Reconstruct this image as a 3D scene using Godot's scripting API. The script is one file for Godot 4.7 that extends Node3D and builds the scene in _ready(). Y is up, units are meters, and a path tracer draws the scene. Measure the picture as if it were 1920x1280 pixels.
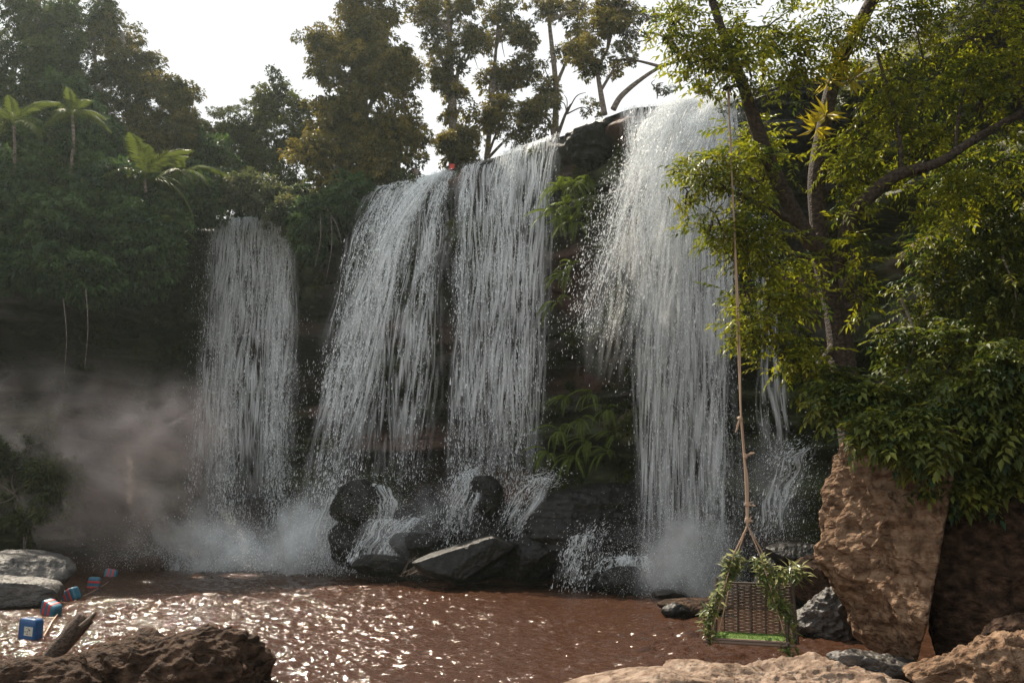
extends Node3D

# ------------------------------------------------------------------ camera model
const F := 1884.0
const PITCH := 0.16048
const EYE := Vector3(0.0, 2.6, 0.0)
const LIP := 16.2

var used := {}
var noise := FastNoiseLite.new()
var rough := FastNoiseLite.new()
var M := {}
var leafy: Array = []
var broad: Array = []
var ovate: Array = []
var tufts: Array = []


func ray(px: float, py: float) -> Vector3:
	var x := (px - 960.0) / F
	var y := -(py - 640.0) / F
	return Vector3(x, y * cos(PITCH) + sin(PITCH), -cos(PITCH) + y * sin(PITCH))


func pix(px: float, py: float, d: float) -> Vector3:
	var r := ray(px, py)
	return EYE + r * (d / -r.z)


func level(px: float, py: float, h: float) -> Vector3:
	var r := ray(px, py)
	return EYE + r * ((h - EYE.y) / r.y)


# ------------------------------------------------------------------ nodes
func numbered(called: String) -> String:
	var n: int = used.get(called, 0)
	used[called] = n + 1
	return called if n == 0 else "%s_%03d" % [called, n]


func tag(o: Node3D, label: String, category: String, group := "", kind := "") -> Node3D:
	o.set_meta("label", label)
	if category != "":
		o.set_meta("category", category)
	if group != "":
		o.set_meta("group", group)
	if kind != "":
		o.set_meta("kind", kind)
	return o


func thing(called: String, label: String, category: String, at := Vector3.ZERO, group := "") -> Node3D:
	var o := Node3D.new()
	o.name = numbered(called)
	add_child(o)
	o.position = at
	tag(o, label, category, group)
	return o


func obj(called: String, mesh: Mesh, mat: Material, parent: Node3D = null) -> MeshInstance3D:
	var o := MeshInstance3D.new()
	o.mesh = mesh
	o.material_override = mat
	if parent == null:
		o.name = numbered(called)
		add_child(o)
	else:
		o.name = called
		parent.add_child(o, true)
	return o


func scatter(called: String, mesh: Mesh, mat: Material, xf: Array, cols: PackedColorArray, parent: Node3D = null) -> MultiMeshInstance3D:
	var mm := MultiMesh.new()
	mm.transform_format = MultiMesh.TRANSFORM_3D
	mm.use_colors = true
	mm.mesh = mesh
	mm.instance_count = xf.size()
	for i in xf.size():
		mm.set_instance_transform(i, xf[i])
		mm.set_instance_color(i, cols[i])
	var o := MultiMeshInstance3D.new()
	o.multimesh = mm
	o.material_override = mat
	o.set_meta("kind", "stuff")
	if parent == null:
		o.name = numbered(called)
		add_child(o)
	else:
		o.name = called
		parent.add_child(o, true)
	return o


func rng_of(s: int) -> RandomNumberGenerator:
	var r := RandomNumberGenerator.new()
	r.seed = s * 7919 + 13
	return r


func ball(r: RandomNumberGenerator) -> Vector3:
	for k in 20:
		var p := Vector3(r.randf_range(-1, 1), r.randf_range(-1, 1), r.randf_range(-1, 1))
		if p.length_squared() <= 1.0:
			return p
	return Vector3.ZERO


func spin(r: RandomNumberGenerator, s: float) -> Basis:
	return Basis(ball(r).normalized() if r.randf() > 0.0001 else Vector3.UP, r.randf() * TAU).scaled(Vector3(s, s, s))


# ------------------------------------------------------------------ meshes
func packed(v: PackedVector3Array, idx: PackedInt32Array, smooth := true, cols := PackedColorArray()) -> ArrayMesh:
	var a := []
	a.resize(Mesh.ARRAY_MAX)
	a[Mesh.ARRAY_VERTEX] = v
	if smooth:
		var n := PackedVector3Array()
		n.resize(v.size())
		for t in range(0, idx.size(), 3):
			var i := idx[t]
			var j := idx[t + 1]
			var k := idx[t + 2]
			var c := (v[k] - v[i]).cross(v[j] - v[i])
			n[i] += c
			n[j] += c
			n[k] += c
		for i in n.size():
			n[i] = n[i].normalized()
		a[Mesh.ARRAY_NORMAL] = n
	if cols.size():
		a[Mesh.ARRAY_COLOR] = cols
	a[Mesh.ARRAY_INDEX] = idx
	var m := ArrayMesh.new()
	m.add_surface_from_arrays(Mesh.PRIMITIVE_TRIANGLES, a)
	return m


# rows of points; facing says which side is the front
func sheet(rows: Array, facing: Vector3, cols := PackedColorArray()) -> ArrayMesh:
	var v := PackedVector3Array()
	for r in rows:
		v.append_array(r)
	var w: int = rows[0].size()
	var h := rows.size()
	var mid: int = (h / 2) * w + w / 2
	var flip := (v[mid + w] - v[mid]).cross(v[mid + 1] - v[mid]).dot(facing) < 0.0
	var idx := PackedInt32Array()
	for y in h - 1:
		for x in w - 1:
			var a := y * w + x
			if flip:
				idx.append_array([a, a + w, a + 1, a + 1, a + w, a + w + 1])
			else:
				idx.append_array([a, a + 1, a + w, a + 1, a + w + 1, a + w])
	return packed(v, idx, true, cols)


func tube(path: PackedVector3Array, radii: PackedFloat32Array, sides := 8, bumpy := 0.0) -> ArrayMesh:
	var v := PackedVector3Array()
	var idx := PackedInt32Array()
	var side := Vector3.ZERO
	for i in path.size():
		var dir := (path[mini(i + 1, path.size() - 1)] - path[maxi(i - 1, 0)]).normalized()
		if side == Vector3.ZERO:
			side = dir.cross(Vector3(0.3, 0.2, 0.9)).normalized()
		side = (side - dir * side.dot(dir)).normalized()
		var up := side.cross(dir)
		for k in sides:
			var a := TAU * k / sides
			var o := side * cos(a) + up * sin(a)
			var rr := radii[i] * (1.0 + bumpy * noise.get_noise_3dv((path[i] + o * radii[i]) * 30.0))
			v.append(path[i] + o * rr)
	for i in path.size() - 1:
		for k in sides:
			var a := i * sides + k
			var b := i * sides + (k + 1) % sides
			idx.append_array([a, b, a + sides, b, b + sides, a + sides])
	for e in [0, path.size() - 1]:
		v.append(path[e])
		var c := v.size() - 1
		for k in sides:
			var a: int = e * sides + k
			var b: int = e * sides + (k + 1) % sides
			if e == 0:
				idx.append_array([c, b, a])
			else:
				idx.append_array([c, a, b])
	return packed(v, idx)


func smooth_path(pts: Array, steps := 6) -> PackedVector3Array:
	var out := PackedVector3Array()
	for i in pts.size() - 1:
		var p0: Vector3 = pts[maxi(i - 1, 0)]
		var p1: Vector3 = pts[i]
		var p2: Vector3 = pts[i + 1]
		var p3: Vector3 = pts[mini(i + 2, pts.size() - 1)]
		for k in steps:
			out.append(p1.cubic_interpolate(p2, p0, p3, float(k) / steps))
	out.append(pts[-1])
	return out


func limb(pts: Array, r0: float, r1: float, sides := 8, bumpy := 0.25) -> ArrayMesh:
	var p := smooth_path(pts)
	var rr := PackedFloat32Array()
	for i in p.size():
		rr.append(lerpf(r0, r1, float(i) / (p.size() - 1)))
	return tube(p, rr, sides, bumpy)


# a stone: a convex body of cut planes with rounded edges, then broken up by noise
func stone(size: Vector3, planes: Array, seed_: int, n: int, amp: float, freq: float, layer := 0.0, sharp := 14.0, ball_limit := 1.0) -> ArrayMesh:
	var v := PackedVector3Array()
	var idx := PackedInt32Array()
	var off := Vector3(seed_ * 17.3, seed_ * 5.1, seed_ * 9.7)
	var axes := [Vector3.RIGHT, Vector3.LEFT, Vector3.UP, Vector3.DOWN, Vector3.BACK, Vector3.FORWARD]
	for f in 6:
		var w: Vector3 = axes[f]
		var a: Vector3 = axes[(f + 2) % 6]
		var b: Vector3 = w.cross(a)
		var base := v.size()
		for j in n + 1:
			for i in n + 1:
				var d: Vector3 = (w + a * tan((float(i) / n - 0.5) * PI / 2) + b * tan((float(j) / n - 0.5) * PI / 2)).normalized()
				var sum := ball_limit
				for q in planes:
					var c: float = d.dot(q[0]) / q[1]
					if c > 0.3:
						sum += pow(c, sharp)
				var p := d * pow(sum, -1.0 / sharp) * size
				var s := p * freq + off
				var e := noise.get_noise_3dv(s * 100.0) + 0.5 * (0.4 - absf(rough.get_noise_3dv(s * 210.0)) * 2.0) + 0.22 * noise.get_noise_3dv(s * 520.0) + 0.14 * rough.get_noise_3dv(s * 1100.0)
				if layer > 0.0:
					e += layer * rough.get_noise_2d(p.y * 900.0 * freq + 40.0 * noise.get_noise_3dv(s * 60.0), seed_ * 50.0)
				v.append(p + d * e * amp)
		for j in n:
			for i in n:
				var q := base + j * (n + 1) + i
				idx.append_array([q, q + n + 1, q + 1, q + 1, q + n + 1, q + n + 2])
	# outward winding
	var t0 := (v[idx[2]] - v[idx[0]]).cross(v[idx[1]] - v[idx[0]])
	if t0.dot(v[idx[0]]) < 0.0:
		for t in range(0, idx.size(), 3):
			var k := idx[t]
			idx[t] = idx[t + 1]
			idx[t + 1] = k
	# weld the seams for smooth normals
	var seen := {}
	var to := PackedInt32Array()
	to.resize(v.size())
	for i in v.size():
		var key := Vector3i(v[i] * 2000.0)
		if not seen.has(key):
			seen[key] = i
		to[i] = seen[key]
	for t in idx.size():
		idx[t] = to[idx[t]]
	return packed(v, idx)


func random_planes(seed_: int, k: int, flat_top := false) -> Array:
	var r := rng_of(seed_)
	var out := []
	for i in k:
		out.append([ball(r).normalized(), r.randf_range(0.62, 0.95)])
	if flat_top:
		out.append([Vector3(r.randf_range(-0.2, 0.2), 1, r.randf_range(-0.15, 0.25)).normalized(), 0.6])
	return out


func rock(label: String, at: Vector3, size: Vector3, mat: Material, seed_: int, o := {}) -> MeshInstance3D:
	var planes: Array = o.get("planes", random_planes(seed_, o.get("cuts", 11), o.get("flat", false)))
	var m := stone(size, planes, seed_, o.get("n", 26), o.get("amp", 0.12) * minf(size.x, minf(size.y, size.z)), o.get("freq", 0.9 / maxf(size.x, size.y)), o.get("layer", 0.0), o.get("sharp", 24.0))
	var r := obj(o.get("called", "boulder"), m, mat)
	r.position = at
	r.rotation_degrees = o.get("turn", Vector3.ZERO)
	tag(r, label, o.get("category", "rock"), o.get("group", "rocks in and round the pool"))
	return r


# ------------------------------------------------------------------ leaves
func add_leaf(v: PackedVector3Array, idx: PackedInt32Array, cols: PackedColorArray, at: Vector3, dir: Vector3, up: Vector3, long: float, wide: float, tint: Color) -> void:
	var side := dir.cross(up).normalized()
	var nrm := side.cross(dir)
	var b := v.size()
	v.append(at)
	v.append(at + dir * long * 0.4 + side * wide * 0.5 + nrm * wide * 0.18)
	v.append(at + dir * long * 0.45 - nrm * long * 0.02)
	v.append(at + dir * long * 0.4 - side * wide * 0.5 + nrm * wide * 0.18)
	v.append(at + dir * long - nrm * long * 0.16)
	for k in 5:
		cols.append(tint)
	idx.append_array([b, b + 1, b + 2, b, b + 2, b + 3, b + 1, b + 4, b + 2, b + 2, b + 4, b + 3])


func cluster(seed_: int, count: int, reach: float, long: float, wide: float, droop := 0.35) -> ArrayMesh:
	var r := rng_of(seed_)
	var v := PackedVector3Array()
	var idx := PackedInt32Array()
	var cols := PackedColorArray()
	for i in count:
		var p := ball(r) * reach
		var dir := (p.normalized() * 0.7 + ball(r) * 0.8 + Vector3.DOWN * droop).normalized()
		var up := (Vector3.UP + ball(r) * 0.7).normalized()
		if absf(dir.dot(up)) > 0.95:
			up = Vector3.RIGHT
		var k := r.randf_range(0.6, 1.35)
		var s := r.randf_range(0.7, 1.2)
		add_leaf(v, idx, cols, p, dir, up, long * s, wide * s, Color(k * r.randf_range(0.85, 1.2), k, k * r.randf_range(0.7, 1.1)))
	return packed(v, idx, false, cols)


# a twig with leaves along it, pointing along +z
func spray(seed_: int, count: int, length: float, long: float, wide: float) -> ArrayMesh:
	var r := rng_of(seed_)
	var v := PackedVector3Array()
	var idx := PackedInt32Array()
	var cols := PackedColorArray()
	for i in count:
		var t := float(i + 1) / count
		var p := Vector3(sin(t * 2.0 + seed_) * 0.05, -0.25 * t * t, t) * length
		var s := -1.0 if i % 2 else 1.0
		var dir := (Vector3(s * r.randf_range(0.5, 1.0), r.randf_range(-0.7, 0.15), r.randf_range(0.3, 0.9))).normalized()
		if i == count - 1:
			dir = Vector3(0, -0.4, 1).normalized()
		var k := r.randf_range(0.7, 1.3)
		var q := r.randf_range(0.7, 1.15)
		add_leaf(v, idx, cols, p, dir, (Vector3.UP + ball(r) * 0.5).normalized(), long * q, wide * q, Color(k * r.randf_range(0.9, 1.15), k, k))
	var b := v.size()
	v.append_array([Vector3(-0.006, 0, 0), Vector3(0.006, 0, 0), Vector3(sin(2.0 + seed_) * 0.05, -0.25, 1) * length])
	for k in 3:
		cols.append(Color(0.5, 0.4, 0.4))
	idx.append_array([b, b + 1, b + 2])
	return packed(v, idx, false, cols)


# a feather of leaflets along an arching rib; along +z, drooping
func frond(seed_: int, length: float, leaflets: int, leaflet: float, wide: float, arch: float) -> ArrayMesh:
	var r := rng_of(seed_)
	var v := PackedVector3Array()
	var idx := PackedInt32Array()
	var cols := PackedColorArray()
	var last := Vector3.ZERO
	for i in leaflets:
		var t := float(i + 1) / leaflets
		var p := Vector3(0, arch * (0.55 * t - 1.25 * t * t), t * (1.0 - 0.25 * arch * t)) * length
		var fwd := (p - last).normalized()
		var side := Vector3(0.012 * length * (1.1 - t), 0, 0)
		var b := v.size()
		v.append_array([last - side, last + side, p])
		for k in 3:
			cols.append(Color(0.9, 0.9, 0.7))
		idx.append_array([b, b + 1, b + 2])
		if t > 0.12:
			for s in [-1.0, 1.0]:
				var dir := (Vector3(s, r.randf_range(-0.5, -0.1), 0) + fwd * (0.5 + 0.5 * t)).normalized()
				var k := r.randf_range(0.8, 1.2)
				add_leaf(v, idx, cols, p, dir, Vector3.UP, leaflet * sin(PI * (0.12 + 0.8 * t)) * r.randf_range(0.85, 1.1), wide, Color(k, k, k))
		last = p
	return packed(v, idx, false, cols)


# ------------------------------------------------------------------ materials
func noise_tex(seed_: int, freq: float, colors: Array, offsets: Array, size := 512, kind := FastNoiseLite.TYPE_SIMPLEX_SMOOTH, octaves := 5) -> NoiseTexture2D:
	var n := FastNoiseLite.new()
	n.seed = seed_
	n.noise_type = kind
	n.frequency = freq
	n.fractal_octaves = octaves
	var t := NoiseTexture2D.new()
	t.width = size
	t.height = size
	t.seamless = true
	t.noise = n
	if colors.size():
		var g := Gradient.new()
		g.offsets = PackedFloat32Array(offsets)
		var c := PackedColorArray()
		for k in colors:
			c.append((k as Color).linear_to_srgb())
		g.colors = c
		t.color_ramp = g
	return t


# white, torn open where the noise is low
func torn_texture(seed_: int, freq: float, from: float, to: float) -> NoiseTexture2D:
	var t := noise_tex(seed_, freq, [Color.WHITE, Color.WHITE], [from, to], 1024, FastNoiseLite.TYPE_SIMPLEX_SMOOTH, 5)
	t.color_ramp.colors = PackedColorArray([Color(1, 1, 1, 0), Color(1, 1, 1, 1)])
	return t


func stone_mat(called: String, colors: Array, scale: float, roughness: float, relief: float, seed_: int, coat := 0.0) -> StandardMaterial3D:
	var m := StandardMaterial3D.new()
	m.resource_name = called
	m.albedo_texture = noise_tex(seed_, 0.012, colors, [0.15, 0.42, 0.6, 0.85])
	m.uv1_triplanar = true
	m.uv1_world_triplanar = true
	m.uv1_scale = Vector3(scale, scale * 1.3, scale)
	m.roughness = roughness
	m.heightmap_enabled = true
	m.heightmap_texture = noise_tex(seed_ + 5, 0.02, [], [], 512, FastNoiseLite.TYPE_SIMPLEX, 6)
	m.heightmap_scale = relief
	if coat > 0.0:
		m.clearcoat_enabled = true
		m.clearcoat = coat
		m.clearcoat_roughness = 0.25
	return m


func leaf_mat(called: String, through: float, roughness := 0.5) -> StandardMaterial3D:
	var m := StandardMaterial3D.new()
	m.resource_name = called
	m.vertex_color_use_as_albedo = true
	m.roughness = roughness
	m.metallic_specular = 0.4
	m.backlight_enabled = true
	m.backlight = Color(through, through, through * 0.5).linear_to_srgb()
	return m


func plain(called: String, c: Color, roughness := 0.7) -> StandardMaterial3D:
	var m := StandardMaterial3D.new()
	m.resource_name = called
	m.albedo_color = c.linear_to_srgb()
	m.roughness = roughness
	return m


func make_materials() -> void:
	M.wet = stone_mat("wet_black_rock", [Color(0.004, 0.0035, 0.003), Color(0.009, 0.008, 0.007), Color(0.017, 0.015, 0.013), Color(0.032, 0.027, 0.024)], 0.45, 0.5, 4.0, 11)
	M.wet.metallic_specular = 0.35
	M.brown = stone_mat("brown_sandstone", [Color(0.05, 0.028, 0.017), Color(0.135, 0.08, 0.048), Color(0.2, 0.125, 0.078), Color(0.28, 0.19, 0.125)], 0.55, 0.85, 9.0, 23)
	M.brown.metallic_specular = 0.22
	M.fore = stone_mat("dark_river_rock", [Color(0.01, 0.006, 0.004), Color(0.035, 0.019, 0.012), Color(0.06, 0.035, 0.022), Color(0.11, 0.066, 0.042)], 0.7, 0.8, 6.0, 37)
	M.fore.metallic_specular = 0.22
	M.pale = stone_mat("pale_sandstone", [Color(0.09, 0.055, 0.038), Color(0.19, 0.13, 0.092), Color(0.27, 0.195, 0.145), Color(0.34, 0.26, 0.2)], 0.6, 0.7, 4.0, 41)
	M.pale.metallic_specular = 0.22
	M.grey = stone_mat("grey_wet_slab", [Color(0.02, 0.017, 0.014), Color(0.045, 0.038, 0.033), Color(0.075, 0.064, 0.056), Color(0.11, 0.095, 0.085)], 0.5, 0.6, 5.0, 53)
	M.cliff = stone_mat("mossy_cliff", [Color(0.55, 0.5, 0.45), Color(0.8, 0.8, 0.8), Color(1, 1, 0.95), Color(1.0, 0.98, 0.9)], 0.22, 0.75, 9.0, 61)
	M.cliff.vertex_color_use_as_albedo = true
	M.earth = plain("dark_earth", Color(0.04, 0.03, 0.02), 0.9)
	M.bark = stone_mat("brown_bark", [Color(0.014, 0.008, 0.005), Color(0.035, 0.021, 0.013), Color(0.06, 0.038, 0.025), Color(0.11, 0.08, 0.055)], 1.6, 0.85, 3.0, 71)
	M.pale_bark = stone_mat("pale_bark", [Color(0.07, 0.055, 0.04), Color(0.14, 0.11, 0.085), Color(0.2, 0.16, 0.13), Color(0.28, 0.24, 0.2)], 0.8, 0.85, 3.0, 73)
	M.leaf = leaf_mat("leaf", 0.9)
	M.thin_leaf = leaf_mat("thin_leaf", 1.0, 0.4)
	M.fern = leaf_mat("fern", 0.7)
	var w := StandardMaterial3D.new()
	w.resource_name = "white_water"
	w.albedo_color = Color(0.91, 0.93, 0.93).linear_to_srgb()
	w.roughness = 0.35
	w.backlight_enabled = true
	w.backlight = Color(0.9, 0.9, 0.9)
	M.white = w
	var p := StandardMaterial3D.new()
	p.resource_name = "silty_water"
	p.albedo_color = Color(0.055, 0.025, 0.014).linear_to_srgb()
	p.roughness = 0.07
	p.metallic_specular = 0.36
	p.uv1_triplanar = true
	p.uv1_world_triplanar = true
	p.uv1_scale = Vector3(0.3, 0.3, 0.55)
	p.heightmap_enabled = true
	p.heightmap_texture = noise_tex(81, 0.022, [], [], 1024, FastNoiseLite.TYPE_SIMPLEX_SMOOTH, 4)
	p.heightmap_scale = 2.2
	M.pool = p
	M.veil = []
	for k in 2:
		var ve: StandardMaterial3D = w.duplicate()
		ve.resource_name = "water_veil"
		ve.transparency = BaseMaterial3D.TRANSPARENCY_ALPHA
		ve.vertex_color_use_as_albedo = true
		ve.albedo_texture = torn_texture(300 + k, 0.014, 0.34, 0.85)
		ve.roughness = 0.6
		ve.uv1_scale = Vector3(1.0, 0.28, 1.0)
		M.veil.append(ve)
	var bi: StandardMaterial3D = M.veil[0].duplicate()
	bi.resource_name = "drifting_spray"
	bi.albedo_texture = torn_texture(310, 0.004, 0.1, 1.0)
	bi.uv1_scale = Vector3.ONE
	bi.roughness = 0.9
	M.billow = bi
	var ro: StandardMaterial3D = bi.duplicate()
	ro.albedo_color = Color(0.88, 0.76, 0.71).linear_to_srgb()  # rosy cast of reflected light put into the colour of white mist
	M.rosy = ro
	M.rope = plain("hemp_rope", Color(0.42, 0.29, 0.2), 0.9)
	M.bamboo = plain("dark_bamboo", Color(0.055, 0.035, 0.024), 0.55)
	M.cane = plain("woven_cane", Color(0.13, 0.085, 0.06), 0.6)
	M.plank = plain("grey_wood", Color(0.17, 0.12, 0.09), 0.8)
	M.turf = plain("green_turf", Color(0.1, 0.17, 0.025), 0.9)
	M.wood = stone_mat("driftwood", [Color(0.02, 0.012, 0.007), Color(0.05, 0.03, 0.018), Color(0.09, 0.055, 0.035), Color(0.14, 0.09, 0.06)], 2.0, 0.8, 2.0, 91)
	M.blue = plain("blue_plastic", Color(0.012, 0.075, 0.2), 0.35)
	M.teal = plain("teal_plastic", Color(0.03, 0.13, 0.19), 0.35)
	M.red = plain("red_tape", Color(0.55, 0.03, 0.025), 0.5)
	M.paper = plain("paper_label", Color(0.5, 0.48, 0.4), 0.7)
	M.ink = plain("label_print", Color(0.12, 0.1, 0.07), 0.7)


# ------------------------------------------------------------------ setting
var edge: Array = []      # the line of the cliff's lip, as seen from above
var edge_len: PackedFloat32Array = []


func cliff_line() -> void:
	edge = [Vector3(-40, 0, -14), Vector3(-34, 0, -28), Vector3(-27, 0, -39), Vector3(-20, 0, -45)]
	for q in [[335, 440], [420, 418], [540, 400], [640, 368], [720, 348], [850, 312], [950, 285], [1050, 250], [1110, 225], [1172, 198], [1270, 188], [1390, 180]]:
		var p := level(q[0], q[1], LIP)
		edge.append(Vector3(p.x, 0, p.z))
	edge.append_array([Vector3(10.5, 0, -30.5), Vector3(12, 0, -26), Vector3(12.2, 0, -21), Vector3(12.0, 0, -15), Vector3(13, 0, -8), Vector3(16, 0, 2)])
	edge_len = PackedFloat32Array([0.0])
	for i in edge.size() - 1:
		edge_len.append(edge_len[-1] + edge[i].distance_to(edge[i + 1]))


func edge_at(s: float) -> Array:      # [point, outward normal]
	var i := 0
	while i < edge.size() - 2 and edge_len[i + 1] < s:
		i += 1
	var t := (s - edge_len[i]) / (edge_len[i + 1] - edge_len[i])
	var p: Vector3 = edge[i].lerp(edge[i + 1], t)
	var a: Vector3 = (edge[i + 1] - edge[i]).normalized()
	var b: Vector3 = (edge[mini(i + 2, edge.size() - 1)] - edge[mini(i + 1, edge.size() - 2)]).normalized()
	var c: Vector3 = (edge[i] - edge[maxi(i - 1, 0)]).normalized() if i > 0 else a
	var dir := (a + b * maxf(t - 0.5, 0.0) + c * maxf(0.5 - t, 0.0)).normalized()
	return [p, Vector3(-dir.z, 0, dir.x)]


func cliff_out(s: float, y: float) -> float:
	var k := y / LIP
	var top := clampf((LIP - y) / 2.0, 0.0, 1.0)
	var bands := top * rough.get_noise_2d(y * 55.0 + 20.0 * noise.get_noise_2d(s * 8.0, 3.0), s * 2.5)
	return -1.1 * sin(PI * clampf(k, 0.0, 1.0)) * (0.7 + 0.6 * noise.get_noise_2d(s * 12.0, 70.0)) + bands * 0.8 + 0.3 * signf(bands) * minf(1.0, absf(bands) * 5.0) - 0.3 * (1.0 - top) + noise.get_noise_3d(s * 22.0, y * 30.0, 9.0) * 0.8 * (0.2 + 0.8 * top) + rough.get_noise_3d(s * 90.0, y * 120.0, 5.0) * 0.22 + 0.5 * maxf(0.0, 0.25 - k)


func on_cliff(s: float, y: float) -> Vector3:
	var e := edge_at(s)
	return e[0] + e[1] * cliff_out(s, y) + Vector3(0, y, 0)


func build_setting() -> void:
	cliff_line()
	var total := edge_len[-1]
	var rows := []
	var cols := PackedColorArray()
	var wn := int(total / 0.22)
	for j in 150:
		var y := -0.8 + (LIP + 0.8) * j / 149.0
		var row := PackedVector3Array()
		for i in wn + 1:
			var s := total * i / wn
			row.append(on_cliff(s, y))
			var moss := clampf(noise.get_noise_3d(s * 26.0, y * 20.0, 40.0) * 2.2 + 0.35, 0.0, 1.0)
			var red := clampf(noise.get_noise_3d(s * 10.0, y * 34.0, 80.0) * 3.0 - 0.5, 0.0, 1.0)
			red = maxf(red, 0.7 * clampf((edge_len[7] - s) * 0.12, 0.0, 1.0) * clampf((10.0 - y) * 0.2, 0.0, 1.0) * clampf(0.6 + 2.0 * noise.get_noise_3d(s * 30.0, y * 30.0, 20.0), 0.0, 1.0))
			var c := Color(0.028, 0.022, 0.017).lerp(Color(0.1, 0.05, 0.036), red)
			cols.append(c.lerp(Color(0.042, 0.055, 0.013), moss * 0.85))
		rows.append(row)
	var cl := obj("cliff", sheet(rows, Vector3(-0.6, 0, 0.8), cols), M.cliff)
	tag(cl, "dark mossy sandstone cliff behind the falls", "", "", "structure")
	# the river bed above, from the lip backwards
	rows = []
	for j in 14:
		var row := PackedVector3Array()
		for i in 161:
			var s := total * i / 160.0
			var e := edge_at(s)
			var back := pow(j / 13.0, 2.0) * 45.0
			var o: float = cliff_out(s, LIP) if j == 0 else 0.0
			row.append(e[0] + e[1] * (o - back) + Vector3(0, LIP + 0.25 * minf(back, 1.0) * noise.get_noise_2d(s * 30.0, back * 9.0) + back * 0.012, 0))
		rows.append(row)
	tag(obj("plateau", sheet(rows, Vector3.UP), M.earth), "forest ground above the cliff", "", "", "structure")
	# the ground under everything
	var g := PackedVector3Array([Vector3(-60, -0.85, -95), Vector3(45, -0.85, -95), Vector3(45, -0.85, 30), Vector3(-60, -0.85, 30)])
	tag(obj("ground", packed(g, PackedInt32Array([0, 1, 2, 0, 2, 3])), M.earth), "muddy ground of the river bed", "", "", "structure")
	# the pool
	rows = []
	var nz := 560
	var nx := 500
	for j in nz + 1:
		var d := 9.0 * pow(52.0 / 9.0, float(j) / nz)
		var row := PackedVector3Array()
		for i in nx + 1:
			var x := lerpf(-0.62, 0.52, float(i) / nx) * (d + 4.0)
			var chop := 1.0 + 0.7 * noise.get_noise_2d(x * 14.0, d * 22.0)
			var y := 0.06 * noise.get_noise_2d(x * 50.0 + 15.0 * noise.get_noise_2d(x * 30, d * 30), d * 85.0) + 0.055 * (0.45 - absf(rough.get_noise_2d(x * 100.0, d * 170.0))) + 0.05 * noise.get_noise_2d(x * 290.0 + 900.0, d * 400.0)
			row.append(Vector3(x, y * chop, -d))
		rows.append(row)
	tag(obj("pool_water", sheet(rows, Vector3.UP), M.pool), "choppy red brown water of the pool", "", "", "structure")


# ------------------------------------------------------------------ falling water
# each drop is a small solid of four faces, drawn out along its way down
func add_drop(v: PackedVector3Array, idx: PackedInt32Array, c: Vector3, along: Vector3, x: Vector3, z: Vector3, s: float, l: float) -> void:
	var b := v.size()
	v.append(c - along * l)
	v.append(c + along * l * 0.6 + x * s)
	v.append(c + along * l * 0.6 - x * s * 0.5 + z * s * 0.87)
	v.append(c + along * l * 0.6 - x * s * 0.5 - z * s * 0.87)
	idx.append_array([b, b + 1, b + 2, b, b + 2, b + 3, b, b + 3, b + 1, b + 1, b + 3, b + 2])


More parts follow.
